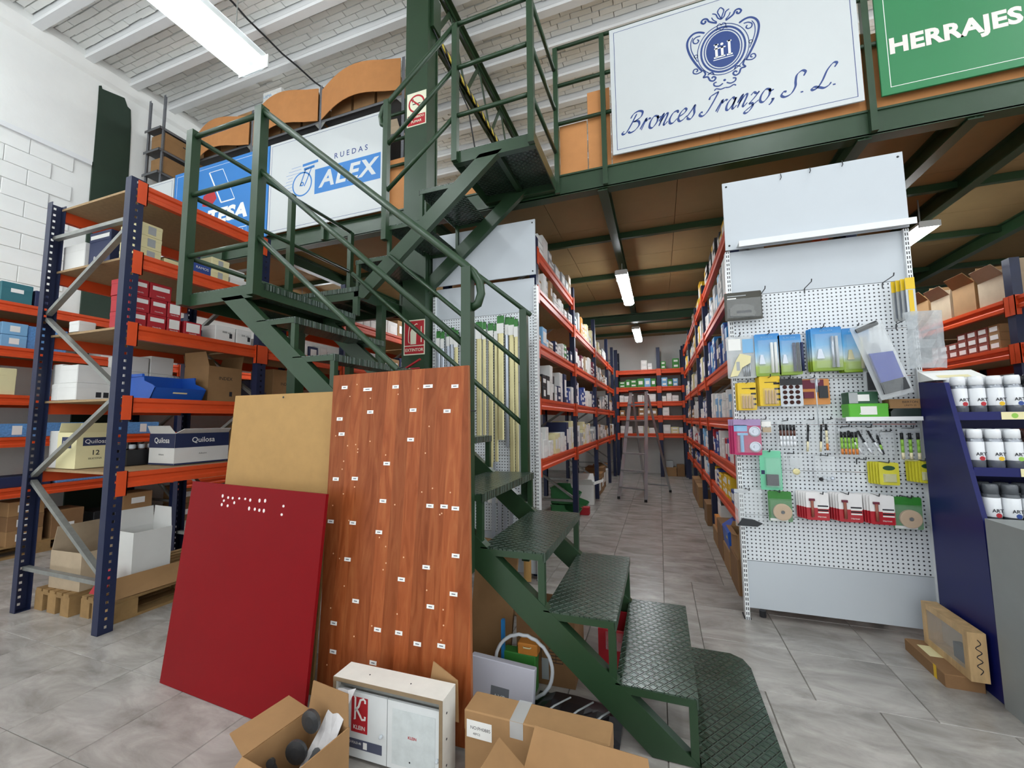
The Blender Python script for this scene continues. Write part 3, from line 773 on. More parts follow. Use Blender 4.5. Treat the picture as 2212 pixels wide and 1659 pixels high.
for i in range(5): carton(-3.7, [2.95, 3.4, 4.05, 4.5, 4.95][i], 1.0, .4, .36, .3, [CARD, CARD2][i % 2], 'brown carton on the lower shelf behind the leaning boards', 'brown cartons behind the leaning boards')
# cartons deeper along that rack, under the mezzanine
for b_i, (ya, yb) in enumerate(((3.85, 5.5), (5.7, 7.4))):
    for z in (1.5, 2.0, 2.5):
        y = ya
        while y < yb:
            w = rnd.uniform(.12, .24); hh = rnd.uniform(.1, .26); mt = rnd.choice([WBOX, WBOX, GREYBOX, NBOX, CARD])
            later(-3.58, y + w / 2, z, .26, w - .01, hh, mt, {'white_carton': 'white', 'grey_carton': 'grey', 'navy_carton': 'navy', 'cardboard': 'brown'}[mt.name] + ' carton deep under the mezzanine on the ' + {1.5: 'fourth', 2.0: 'third', 2.5: 'second'}[z] + ' shelf', 'cartons deep under the mezzanine', side=1)
            y += w
# ---- pallets on the floor below
def pallet(x, y, L_, W_, label, rz=0, h=.13):
    """blocks, bottom and top boards; long boards along local y"""
    o = thing('wooden_pallet', label, 'pallet', (x, y, 0), rz)
    for sx in (-1, 0, 1):
        for sy in (-1, 0, 1): MB().box(sx * (W_ / 2 - .05) - .05, sx * (W_ / 2 - .05) + .05, sy * (L_ / 2 - .07) - .07, sy * (L_ / 2 - .07) + .07, .018, h - .036).build('block', PALLET, o)
        MB().box(sx * (W_ / 2 - .05) - .05, sx * (W_ / 2 - .05) + .05, -L_ / 2, L_ / 2, 0, .018).build('bottom_board', PALLET, o)
    for sy in (-1, 0, 1): MB().box(-W_ / 2, W_ / 2, sy * (L_ / 2 - .07) - .07, sy * (L_ / 2 - .07) + .07, h - .036, h - .018).build('cross_board', PALLET, o)
    n = max(5, int(W_ / .13))
    for k in range(n):
        c = -W_ / 2 + (k + .5) * W_ / n
        MB().box(c - W_ / n * .38, c + W_ / n * .38, -L_ / 2, L_ / 2, h - .018, h).build('top_board', PALLET, o)
    return o
pallet(-4.08, 2.30, 1.1, .42, 'small wooden pallet under the white cartons at the rack rear', h=.15)
pallet(-3.63, 2.36, 1.15, .36, 'wooden pallet beside the front rack post with loose boards', h=.14)
lo = open_carton(-4.05, 1.96, .15, .34, .34, .26, 'worn cream carton with a lifted lid on the floor pallet', .05, (None, None, None, 0), .16, CARD3, name='open_carton')
bw = open_carton(-3.68, 2.06, .14, .24, .24, .40, 'tall white carton with torn side on the floor pallet', -.05, (None, None, 0, -4), .14, WBOX, name='open_carton')
MB().box(-.02, .02, -.012, .012, 0, .0008).build('print', INK, bw, (.1215, 0, .06), RIGHTF)
cs = MB(); cs.plate((-3.46, 1.80, .15), (-3.42, 2.30, .15), (-3.50, 2.32, .27), (-3.53, 1.82, .27), .006); tag(cs.build('cardboard_sheet', CARD), 'folded strip of brown cardboard lying on the pallet boards', 'cardboard')
gp = MB(); gp.prism([(2.42, .14), (2.66, .14), (2.66, .46), (2.63, .50), (2.47, .50), (2.42, .45)], 'x', -3.66, -3.64); tag(gp.build('grey_panel', mat('grey_board', '#76796f', .7)), 'small grey board with clipped corners standing on the pallet', 'board')
rs = MB().plate((-3.74, 1.79, .16), (-3.60, 1.80, .16), (-3.60, 1.86, .32), (-3.70, 1.85, .30), .004); tag(rs.build('red_sheet', REDBOX), 'scrap of red board behind the front rack post', 'board')
# ---- rack against the left wall
o = carton(-6.25, 2.16, 2.55, .3, .22, .20, TEAL, 'teal carton on the top shelf by the block wall', side=1, st_w=.4, st_h=.2, st_z=.62); 
carton(-6.25, 2.34, 2.55, .3, .10, .17, NBOX, 'dark blue carton next to the teal one by the block wall')
for i in range(2): carton(-6.25, 2.17, 2.1 + .125 * i, .3, .18, .12, LBLUE, ['lower', 'upper'][i] + ' light blue carton by the block wall', side=1, st_w=.4, st_h=.5)
carton(-6.27, 2.42, 2.1, .3, .30, .24, SPECK, 'speckled blue carton on the second wall shelf')
for i in range(7): carton(-6.25, 2.95 + .17 * i, 2.1, .25, .15, .10, [WBOX, CARD3][i % 2], 'low pale carton on the second wall shelf', 'low pale cartons on the second wall shelf', side=1, st_w=.7, st_h=.5)
carton(-6.22, 2.12, 1.62, .3, .16, .26, CREAM, 'pale green-cream carton at the picture edge on the wall rack')
for i in range(4): carton(-6.25, 2.25 + .36 * i, 1.2, .3, .34, .13 + .01 * (i % 2), SPECK, 'long speckled blue carton low on the wall rack', 'long speckled blue cartons', side=1, st_w=.2, st_h=.7)
for i in range(3): carton(-6.25, 2.3 + .5 * i, .7, .3, .46, .10, [NBOX, SPECK, CARD][i], ['dark blue', 'speckled blue', 'brown'][i] + ' flat carton on the lowest wall shelf')
pallet(-6.5, 2.5, 1.2, .8, 'wooden pallet of brown cartons below the wall rack', h=.12)
for i in range(3): carton(-6.27, 2.38, .12 + .143 * i, .3, .26, .14, [CARD, CARD2, CARD][i], ['bottom', 'middle', 'top'][i] + ' brown carton of the labelled stack below the wall rack', 'brown cartons below the wall rack', side=1, st_w=.5, st_h=.5)
carton(-6.27, 2.70, .12, .3, .26, .28, CARD2, 'larger brown carton with one white label below the wall rack', side=1, st_w=.42, st_h=.2, st_z=.4)
carton(-6.27, 3.02, .12, .3, .2, .2, BLACK, 'black carton in the shade below the wall rack')
for i in range(2): carton(-6.27, 3.34, .0 + .24 * i, .3, .30, .235, [CARD2, CARD][i], ['lower', 'upper'][i] + ' brown carton with double labels below the wall rack', side=1, st_w=.45, st_h=.3, st_z=.6)
for i in range(2): carton(-6.3, 3.95, .56 * 0 + .235 * i, .3, .28, .23, [CARD2, CARD][i], ['lower', 'upper'][i] + ' brown carton just past the wall rack post', side=1, st_w=.45, st_h=.3)
# ================================================================ WHITE SHOP GONDOLAS
def perf_mat():
    m, N, Lk, b = node_mat('perforated_panel')
    tc = N.new('ShaderNodeTexCoord'); sc = N.new('ShaderNodeVectorMath'); sc.operation = 'SCALE'; sc.inputs['Scale'].default_value = 40.0
    Lk.new(tc.outputs['Object'], sc.inputs[0])
    fr = N.new('ShaderNodeVectorMath'); fr.operation = 'FRACTION'; Lk.new(sc.outputs[0], fr.inputs[0])
    sb = N.new('ShaderNodeVectorMath'); sb.operation = 'SUBTRACT'; sb.inputs[1].default_value = (.5, .5, .5); Lk.new(fr.outputs[0], sb.inputs[0])
    ml = N.new('ShaderNodeVectorMath'); ml.operation = 'MULTIPLY'; ml.inputs[1].default_value = (1, 0, 1); Lk.new(sb.outputs[0], ml.inputs[0])
    ln = N.new('ShaderNodeVectorMath'); ln.operation = 'LENGTH'; Lk.new(ml.outputs[0], ln.inputs[0])
    lt = N.new('ShaderNodeMath'); lt.operation = 'LESS_THAN'; lt.inputs[1].default_value = .2; Lk.new(ln.outputs['Value'], lt.inputs[0])
    mx = N.new('ShaderNodeMix'); mx.data_type = 'RGBA'; Lk.new(lt.outputs[0], mx.inputs['Factor'])
    mx.inputs['A'].default_value = (*lin('#e6ebef'), 1); mx.inputs['B'].default_value = (*lin('#3a3d42'), 1)
    Lk.new(mx.outputs['Result'], b.inputs['Base Color']); b.inputs['Roughness'].default_value = .4
    return m
PERF = perf_mat()
def slot_mat():
    m, N, Lk, b = node_mat('slotted_upright')
    tc = N.new('ShaderNodeTexCoord'); sp = N.new('ShaderNodeSeparateXYZ'); Lk.new(tc.outputs['Object'], sp.inputs[0])
    def m2(op, a, v):
        q = N.new('ShaderNodeMath'); q.operation = op; Lk.new(a, q.inputs[0]); q.inputs[1].default_value = v; return q.outputs[0]
    z = m2('LESS_THAN', m2('FRACT', m2('MULTIPLY', sp.outputs[2], 33), 0), .62)
    ax = m2('ABSOLUTE', sp.outputs[0], 0)
    x1 = m2('GREATER_THAN', ax, .003); x2 = m2('LESS_THAN', ax, .0085)
    p = N.new('ShaderNodeMath'); p.operation = 'MULTIPLY'; Lk.new(x1, p.inputs[0]); Lk.new(x2, p.inputs[1])
    p2 = N.new('ShaderNodeMath'); p2.operation = 'MULTIPLY'; Lk.new(p.outputs[0], p2.inputs[0]); Lk.new(z, p2.inputs[1])
    mx = N.new('ShaderNodeMix'); mx.data_type = 'RGBA'; Lk.new(p2.outputs[0], mx.inputs['Factor'])
    mx.inputs['A'].default_value = (*lin('#eceff0'), 1); mx.inputs['B'].default_value = (*lin('#2c2e33'), 1)
    Lk.new(mx.outputs['Result'], b.inputs['Base Color']); b.inputs['Roughness'].default_value = .4
    return m
SLOT = slot_mat()
def gondola(name, label, x0, Y, H, zs, top_bottom, W=1.03):
    g = thing(name, label, 'display panel', (x0, Y, 0))
    for x in (.012, W - .012):
        MB().box(-.0135, .0135, -.035, .03, 0, 2.5).build('upright', SLOT, g, (x, 0, 0))
        MB().box(x - .02, x + .02, -.03, .06, 0, .006).build('foot', BLACK, g)
    for i in range(len(zs) - 1):
        a, b_ = zs[i], zs[i + 1]
        mt = WHITEM if (i == 0 or i == len(zs) - 2) else PERF
        q = MB(); q.cbox(.026, W - .026, a + .0015, b_ - .0015, 0, .014, .002)
        q2 = MB(); q2.box(.026, W - .026, -.014, 0, a + .0018, b_ - .0018); q2.build('panel', mt, g)
    t = MB().box(.0, W, -.05, -.036, top_bottom, H).build('top_board', WHITEM, g)
    for x in (.025, W - .025):
        for z in (top_bottom + .03, H - .03): MB().lathe([(.007, 0), (.007, .002), (.004, .003)], 8).build('screw', DARK, t, (x, -.05, z), (PI / 2, 0, 0))
    return g
ZS = [.07, .375, .675, .975, 1.275, 1.575, 1.875, 2.175, 2.50]
GR = gondola('pegboard_stand', 'white perforated display panel hung with hardware packs beside the aisle', .487, 3.22, 3.0, ZS, 2.505)
lip = MB(); lip.box(.07, 1.03, -.125, -.05, 2.515, 2.522); lip.box(.07, 1.03, -.132, -.125, 2.49, 2.53); lip.build('ledge', WHITE, GR)
MB().tube([(.1, -.03, .03), (.1, -.03, .07)], .02, 8).build('foot', BLACK, GR)
for (x, z) in ((.85, 2.975), (1.02, 2.985), (1.20, 2.99)):      # small wire hooks left on the top edge
    x -= .487
    MB().tube([(x, -.052, z + .02), (x, -.062, z - .01), (x - .01, -.072, z - .03)], .0025, 5).build('wire_hook', DARK, GR)
def hook(x, z, L_=.12, par=GR, ox=.487):
    x -= ox
    MB().tube([(x, -.012, z - .035), (x, -.018, z - .005), (x, -.022, z), (x, -.022 - L_, z + .004), (x, -.03 - L_, z + .02)], .0032, 6).build('peg_hook', mat('hook_wire', '#4a4d50', .35, metal=.6), par)
for x, z in ((.69, 2.17), (.95, 2.185), (1.37, 2.17)): hook(x, z, .13)
for x, z in ((.53, 1.875), (.70, 1.875), (.83, 1.865), (1.0, 1.89), (1.18, 1.88), (.56, 1.555), (.69, 1.585), (.80, 1.57), (.93, 1.57), (.53, 1.31), (.65, 1.31), (.77, 1.30), (.91, 1.305), (1.0, 1.305), (1.09, 1.26), (1.2, 1.255), (1.29, 1.23), (1.4, 1.25),
             (.66, 1.10), (.79, 1.09), (.97, 1.08), (1.16, 1.06), (1.27, 1.045), (1.44, 1.06), (.53, .85), (.7, .845), (.93, .845), (1.06, .85), (1.21, .848), (1.36, .845), (1.42, 1.90)): hook(x, z)

PY = 3.13
def grad(name, cols):
    m, N, Lk, b = node_mat(name)
    tc = N.new('ShaderNodeTexCoord'); sp = N.new('ShaderNodeSeparateXYZ'); Lk.new(tc.outputs['Generated'], sp.inputs[0])
    rp = N.new('ShaderNodeValToRGB'); e = rp.color_ramp.elements
    while len(e) < len(cols): e.new(.5)
    for q, (p, c) in zip(e, cols): q.position = p; q.color = (*lin(c), 1)
    Lk.new(sp.outputs[2], rp.inputs[0]); Lk.new(rp.outputs[0], b.inputs['Base Color']); b.inputs['Roughness'].default_value = .25
    return m
SKYCARD = grad('sky_print', [(0, '#7fa01f'), (.22, '#a3bd45'), (.34, '#cfe3e8'), (.6, '#69b4e4'), (1, '#1d7cc4')])
REDCARD = grad('red_white_print', [(0, '#b3222e'), (.42, '#b3222e'), (.44, '#f1efee'), (1, '#f4f3f2')])
for q in _M['red_white_print'].node_tree.nodes:
    if q.type == 'VALTORGB': q.color_ramp.interpolation = 'CONSTANT'
YCARD = mat('yellow_card', '#e8c21c', .35, var=.05); PINK = mat('pink_card', '#c01f64', .4); GCARD = mat('green_card', '#2f7d2c', .35); MINT = mat('mint_card', '#6fc9a0', .35); OCARD = mat('orange_card', '#d48a3c', .4)
YGREEN = mat('lime_card', '#d9d23a', .4)
def card(mb, w, h, t=.002, c=.006):
    a = w / 2
    P = [(-a + c, 0), (a - c, 0), (a, c), (a, h - c), (a - c, h), (-a + c, h), (-a, h - c), (-a, c)]
    return mb.prism(P, 'y', 0, t)
def pack(name, label, x0, x1, z0, z1, mt, y=PY, group=None, rz=0.0, tilt=0.0, cat='blister pack', clear=True):
    """hanging pack: card with parts; local origin at card bottom centre, front at -Y"""
    w, h = x1 - x0, z1 - z0
    o = thing(name, label, cat, ((x0 + x1) / 2, y, z0), 0, group, rot=(0, tilt, rz))
    card(MB(), w, h).build('card', mt, o)
    return o, w, h
def bubble(o, x0, x1, z0, z1, d=.02, mt=None):
    b_ = MB(); c = min(.006, (x1 - x0) * .2)
    vs = [(x0, 0, z0), (x1, 0, z0), (x1, 0, z1), (x0, 0, z1), (x0 + c, -d, z0 + c), (x1 - c, -d, z0 + c), (x1 - c, -d, z1 - c), (x0 + c, -d, z1 - c)]
    b_.add(vs, [(4, 5, 6, 7), (0, 1, 5, 4), (1, 2, 6, 5), (2, 3, 7, 6), (3, 0, 4, 7)])
    return b_.build('blister', mt or CLEAR, o)
def strip(o, name, mt, x0, x1, z0, z1, y=-.0012, t=.0006): return MB().box(x0, x1, y - t, y, z0, z1).build(name, mt, o)
def rod(o, name, mt, x, z0, z1, r=.008, y=-.012, lean=0.0): return MB().tube([(x, y, z0), (x + lean, y, z1)], r, 8).build(name, mt, o, smooth=True)

# dark blister of a staple gun
o, w, h = pack('staple_gun_pack', 'dark olive blister pack of a staple gun at the upper left of the panel', .454, .681, 1.987, 2.183, mat('olive_card', '#38362a', .3))
gun = MB(); gun.prism([(-.085, .03), (.06, .02), (.075, .045), (.06, .06), (.062, .085), (.02, .105), (-.05, .11), (-.085, .08)], 'y', -.022, -.004); gun.build('staple_gun', mat('dark_chrome', '#5b5a55', .3, metal=.5), o)
strip(o, 'grip_slot', BLACK, -.045, .045, .045, .062, -.0225); strip(o, 'print', PAPER, -.095, -.04, .150, .158); strip(o, 'print', GREYBOX, -.095, .02, .168, .174)
bubble(o, -.108, .108, .008, .15, .03)
# bag with a cream plastic handle
o, w, h = pack('handle_bag', 'clear bag with a cream staple tool on the left edge of the panel', .452, .625, 1.59, 1.876, CLEAR2, cat='bag')
hd = MB(); hd.prism([(-.075, .01), (-.03, .015), (.0, .07), (.05, .10), (.055, .145), (-.01, .165), (-.035, .12)], 'y', -.02, -.004); hd.build('tool', CREAM, o)
strip(o, 'grip_slot', GREYBOX, -.035, -.015, .05, .11, -.0205); strip(o, 'leaflet', PAPER, -.075, .0, .19, .27); strip(o, 'leaflet', LBLUE, .01, .075, .17, .265)
for k in range(4): rod(o, 'staple_strip', SILVER, .01 + .012 * k, .01, .09 + .02 * (k % 2), .003, -.01)
# blue and green cards with metal tubes, stacked behind one another
for nm, x0, x1, z0, z1, mts in (('left', .62, .765, 1.597, 1.88, [PAPER]), ('second', .755, .885, 1.60, 1.865, [NBOX, BLACK]), ('third', .941, 1.106, 1.616, 1.896, [SILVER, WHITEM]), ('right', 1.105, 1.247, 1.602, 1.88, [BRASS, BLACK])):
    for k in range(3):
        o, w, h = pack('door_seal_pack', 'blue and green tube card, ' + (('front of the ' + nm + ' bunch') if k == 2 else 'rear of the ' + nm + ' bunch'), x0 - .006 * (2 - k), x1 - .006 * (2 - k), z0, z1, SKYCARD, 3.17 - .024 * k, 'blue cards of metal tubes')
        for i in range(2 if nm != 'second' else 3):
            rod(o, 'tube', mts[i % len(mts)], w * .16 + .022 * i, .02, h * .78, .009, -.012)
        MB().prism([(-w * .36, h * .28), (-w * .12, h * .28), (-w * .2, h * .5), (-w * .30, h * .5)], 'y', -.014, -.003).build('hook_piece', SILVER if nm != 'right' else BRASS, o)
        if k == 2:
            bubble(o, -w / 2 + .01, w / 2 - .006, .012, h * .86, .024)
            text('BURCASA', .016, LBLUE, o, (0, -.0015, h * .92), FRONT)
# bags with tools at the right
o, w, h = pack('tool_bag', 'dark bag with a black and navy tool left of the big clear bag', 1.20, 1.33, 1.475, 1.79, CLEAR2, 3.12, cat='bag')
MB().prism([(-.05, .01), (.05, .01), (.055, .10), (-.05, .12)], 'y', -.02, -.003).build('tool_body', DARK, o); MB().prism([(-.045, .125), (.05, .11), (.02, .29), (-.01, .30)], 'y', -.016, -.003).build('tool_body', NBOX, o)
o, w, h = pack('cutter_bag', 'crinkled clear bag holding a blue plastic tool at the right of the panel', 1.235, 1.40, 1.44, 1.90, CLEAR2, 3.02, cat='bag', tilt=-.28)
MB().prism([(-.055, .10), (.055, .10), (.06, .26), (-.05, .28)], 'y', -.022, -.003).build('tool_body', mat('blue_tool', '#3f4d9c', .35), o)
MB().prism([(-.06, .03), (.055, .03), (.055, .098), (-.055, .098)], 'y', -.035, -.003).build('tool_foot', DARK, o); MB().tube([(-.06, -.012, .43), (.05, -.012, .445)], .014, 8).build('tool_handle', BLACK, o)
b2 = MB(); rr = random.Random(9); P = []
for j in range(7):
    for i in range(5): P.append((-.07 + .035 * i * (1 - .04 * abs(j - 3)), -.035 + rr.uniform(-.008, .008) - .01 * math.sin(i), .01 + .073 * j + rr.uniform(-.004, .004)))
b2.add(P, [(j * 5 + i, j * 5 + i + 1, j * 5 + i + 6, j * 5 + i + 5) for j in range(6) for i in range(4)]); b2.build('film', CLEAR, o)
o, w, h = pack('empty_bag', 'large pale crinkled plastic bag at the right edge of the panel', 1.385, 1.555, 1.60, 1.94, CLEAR, 3.05, cat='bag')
b2 = MB(); P = []
for j in range(7):
    for i in range(6): P.append((-.085 + .034 * i, -.03 + rr.uniform(-.012, .012), .056 * j + rr.uniform(-.006, .006)))
b2.add(P, [(j * 6 + i, j * 6 + i + 1, j * 6 + i + 7, j * 6 + i + 6) for j in range(6) for i in range(5)]); b2.build('film', mat('grey_film', '#b3b9bd', .25, alpha=.6, var=.12, scale=30), o)
for k in range(4):
    o, w, h = pack('saw_blade_pack', 'yellow headed saw blade pack, ' + ('frontmost' if k == 3 else 'behind the front one'), 1.375 + .014 * k, 1.42 + .014 * k, 1.90, 2.15, GREYBOX if k < 3 else WHITEM, 3.12 - .02 * k, 'saw blade packs')
    strip(o, 'header', YCARD, -w / 2, w / 2, h * .72, h); strip(o, 'blade', SILVER if k < 3 else YCARD, -w * .25, w * .25, .02, h * .7)
# yellow packs, dots card, orange card
for nm, x0, x1, z0, z1, n in (('lower left', .499, .614, 1.374, 1.56, 3), ('larger', .622, .748, 1.40, 1.597, 4)):
    for k in range(n):
        o, w, h = pack('plug_pack', 'yellow pack of wall plugs, ' + nm + ' bunch' + (', front' if k == n - 1 else ', behind'), x0 + .004 * k, x1 + .002 * k, z0, z1, YCARD, 3.18 - .018 * k, 'yellow packs')
        if k == n - 1:
            for i in range(4): MB().prism([(-.03 + .018 * i, .012), (-.02 + .018 * i, .012), (-.022 + .018 * i, h * .52), (-.028 + .018 * i, h * .52)], 'y', -.012, -.003).build('plug', OAK, o)
            bubble(o, -.042, .048, .008, h * .6, .018); strip(o, 'print', INK, -.03, .04, h * .78, h * .80)
            for i in range(4): strip(o, 'print', INK, w * .28 - .004 * i, w * .47, h * .18 + .035 * i, h * .18 + .012 + .035 * i)
o, w, h = pack('felt_dot_pack', 'card with twelve dark brown felt dots', .748, .873, 1.394, 1.574, WHITEM, 3.11)
strip(o, 'header', BLACK, -w / 2, w / 2, h * .76, h)
for i in range(3):
    for j in range(4): MB().lathe([(.0125, 0), (.0125, .003), (.010, .004)], 14).build('felt_dot', mat('brown_felt', '#3a1a14', .9), o, (-.036 + .035 * i, -.0005, .026 + .033 * j), (PI / 2, 0, 0))
o, w, h = pack('repair_kit_pack', 'orange-brown card of a repair kit behind the hanging rod', .872, 1.033, 1.404, 1.569, OCARD, 3.16)
strip(o, 'header', MAROON, -w / 2 + .005, w / 2 - .03, h * .62, h * .97); strip(o, 'pad', MAROON, -w * .4, -w * .05, h * .25, h * .5, -.0012, .012); strip(o, 'pad', DARK, w * .12, w * .42, h * .25, h * .72, -.0012, .012)
o, w, h = pack('rod_bag', 'thin white rod in a small clear bag hanging in front of the orange card', .915, .965, 1.54, 1.60, CLEAR, 3.10, cat='rod')
rod(o, 'rod', WHITEM, 0, -.28, .02, .0035, -.006); rod(o, 'rod_sleeve', SILVER, .005, -.06, .03, .006, -.008)
# short shelf with boxes
sh = MB(); sh.box(.58, .948, -.17, -.014, 1.312, 1.318); sh.box(.58, .948, -.176, -.17, 1.298, 1.322); sh.build('shelf', WHITE, GR)
o = carton(1.19, 3.12, 1.319, .195, .11, .082, mat('lime_green_carton', '#57b32f', .5), 'bright green carton with a white label on the short shelf', side=0, st_w=.42, st_h=.62, name='green_carton'); text('AMIG', .014, PAPER, o, (-.03, -.0575, .022), FRONT, bold=.02)
o = carton(1.17, 3.12, 1.4025, .15, .10, .07, mat('dark_green_carton', '#1f5136', .5), 'dark green carton on top of the bright green one', side=0, st_w=.42, st_h=.5, name='green_carton')
sticker(o, .045, .065, 0, .0516, .035, -.05, GREYBOX)
bgm = MB(); bgm.prism([(-.085, 0), (.08, 0), (.085, .02), (.07, .048), (-.07, .05), (-.085, .03)], 'y', -.045, .045); tag(bgm.build('dark_bag', mat('dark_green_film', '#22302c', .25), None, (1.385, 3.12, 1.319)), 'dark glossy bag under the small brown carton on the short shelf', 'bag')
o = carton(1.385, 3.12, 1.371, .175, .09, .055, CARD, 'small brown carton with handwriting on the short shelf', name='brown_carton', lid=False); text('BIERTON', .018, INK, o, (.01, -.0455, .036), FRONT); text('UNITS 25', .014, INK, o, (.01, -.0455, .016), FRONT)
# pink cards
for k in range(3):
    o, w, h = pack('drill_set_pack', 'pink card with two round metal saws' + (', front of three' if k == 2 else ', one behind the front card'), .44 + .012 * k, .60 + .012 * k, 1.078, 1.313, PINK, 3.16 - .025 * k, 'pink cards')
    strip(o, 'header', mat('lilac_print', '#a58bb5', .5), -w / 2, w / 2, h * .82, h)
    if k == 2:
        strip(o, 'header', LBLUE, -w / 2 + .002, -.0, h * .66, h * .84)
        for z in (.055, .155): MB().lathe([(.034, 0), (.034, .012), (.028, .014), (.026, .006), (.010, .006), (.010, .02), (.004, .02)], 18).build('hole_saw', SILVER, o, (.042, -.002, z), (PI / 2, 0, 0), smooth=False)
        MB().tube([(-.035, -.012, .02), (-.035, -.012, .13)], .011, 8).build('handle', LBLUE, o); strip(o, 'handle_bar', LBLUE, -.06, .0, .13, .145, -.002, .018)
        bubble(o, -.07, .078, .012, .19, .028)
def clear_bag(label, x0, x1, z0, z1, fill, y=PY, name='small_bag', header=True):
    o, w, h = pack(name, label, x0, x1, z0, z1, CLEAR, y, cat='bag')
    if header: strip(o, 'header', CLEAR2, -w / 2, w / 2, h * .9, h)
    fill(o, w, h); return o
def f_pens(n, cols, lean=0.0, r=.007, top=BLACK):
    def f(o, w, h):
        for i in range(n):
            x = -w * .36 + (w * .72) * (i / max(n - 1, 1)); z = .012
            L_ = h * .8
            for k, c in enumerate(cols): rod(o, 'pen_barrel', c, x + lean * k / len(cols), z + L_ * .75 * k / len(cols), z + L_ * .75 * (k + 1) / len(cols), r, -.009, lean / len(cols))
            rod(o, 'pen_cap', top, x + lean, z + L_ * .75, z + L_, r * 1.05, -.009, lean * .25)
    return f
PENW = mat('pen_white', '#eceff3', .4); PENB = mat('pen_brown', '#5a3328', .4); PENO = mat('pen_orange', '#d9823a', .4); PENG = mat('pen_green', '#8fc24a', .4); PENK = mat('pen_cream', '#e9dfb9', .4)
def f_box(o, w, h): strip(o, 'insert', PAPER, -w * .4, w * .4, h * .5, h * .85); strip(o, 'content', CARD3, -w * .35, w * .35, h * .12, h * .45, -.001, .015)
clear_bag('tiny clear bag with a white insert next to the pink card', .626, .694, 1.216, 1.312, f_box)
clear_bag('bag of five white touch-up pencils with brown bands', .723, .828, 1.122, 1.298, f_pens(5, [PENW, PENW, PENB]))
clear_bag('clear bag with one grey pen and a metal tip', .865, .963, 1.094, 1.305, f_pens(2, [PENK, DARK], .01, .006))
clear_bag('narrow clear bag with a single cream pencil', .978, 1.036, 1.104, 1.309, f_pens(1, [PENO, PENK, PENK], 0, .007))
clear_bag('bag of five green and orange marker pens', 1.048, 1.152, 1.08, 1.252, f_pens(5, [PENO, PENG, PENG]))
clear_bag('bag of black capped white pens lying aslant', 1.142, 1.28, 1.086, 1.26, f_pens(3, [PENW, PENW, DARK], -.05, .006))
clear_bag('bag with one dark slanting pen', 1.258, 1.326, 1.084, 1.226, f_pens(1, [DARK, PENG, DARK], -.02, .006))
clear_bag('bag of three black capped green and cream pens at the right edge', 1.346, 1.452, 1.057, 1.251, f_pens(3, [PENK, PENG, PENG], 0, .008))
o, w, h = pack('lock_pack', 'mint green blister with a black gadget', .607, .73, .856, 1.108, MINT, 3.12); strip(o, 'gadget', BLACK, -.03, .038, .03, .10, -.002, .018); strip(o, 'print', NBOX, -.055, -.035, .1, .125); bubble(o, -.036, .056, .015, .21, .028)
def f_roll(o, w, h): MB().lathe([(.02, 0), (.02, .012), (.012, .014)], 12).build('washer', BRASS, o, (.01, -.004, h * .25), (PI / 2, 0, 0)); strip(o, 'film_fold', CLEAR2, -w * .2, w * .3, h * .5, h * .8, -.002, .01)
clear_bag('crumpled clear bag with a brass washer', .745, .854, .941, 1.087, f_roll)
def f_caps(o, w, h):
    for i in range(4): MB().lathe([(.012, 0), (.012, .006), (.008, .01)], 10).build('cap', [BLACK, WHITEM, WHITEM, SILVER][i], o, (-w * .3 + .02 * i, -.004, .018 + .008 * (i % 2)), (PI / 2, 0, 0))
clear_bag('clear bag with black and white round caps at the bottom', .92, 1.023, .917, 1.078, f_caps)
for nm, x0, x1, z0, z1, n in (('middle', 1.205, 1.334, .913, 1.046, 5), ('right edge', 1.394, 1.491, .933, 1.063, 6)):
    for k in range(n):
        o, w, h = pack('lime_pack', 'lime yellow card of small fittings, ' + nm + (', front' if k == n - 1 else ', behind'), x0 + .008 * k, x1 - .008 * (n - 1) + .008 * k, z0, z1, YGREEN, 3.185 - .016 * k, 'lime yellow cards')
        if k == n - 1: MB().disc(0, 0, .03, 0, 16, .014).build('print', mat('dark_green_print', '#1d4a2c', .5), o, (0, -.0012, h * .76), FRONT); bubble(o, -.03, .035, .015, h * .5, .012, CLEAR2)
def f_black(o, w, h): MB().prism([(-.07, .01), (.04, .01), (.07, .03), (.02, .05), (-.04, .055)], 'y', -.025, -.003).build('dark_part', DARK, o)
clear_bag('clear bag with a dark plastic part at the lower left edge of the panel', .444, .604, .619, .858, f_black, 3.09)
for nm, x0, x1, z0, z1 in (('left', .642, .774, .66, .85), ('right', 1.284, 1.425, .662, .848)):
    o, w, h = pack('tape_pack', 'green card with a roll of beige tape at the ' + nm + ' of the red cards', x0, x1, z0, z1, GCARD, 3.12)
    MB().lathe([(.048, 0), (.052, .002), (.052, .018), (.048, .02), (.012, .02), (.010, .012)], 28).build('tape_roll', mat('beige_tape', '#c2a27c', .6), o, (.008, -.003, .062), (PI / 2, 0, 0))
    strip(o, 'print', PAPER, -w * .45, w * .3, .002, .018); MB().disc(0, 0, .01, 0, 12).build('core', DARK, o, (.008, -.0235, .062), FRONT); bubble(o, -w / 2, w / 2, .0, h * .75, .028); text('GEKO', .018, GBOX, o, (0, -.0015, h * .82), FRONT)
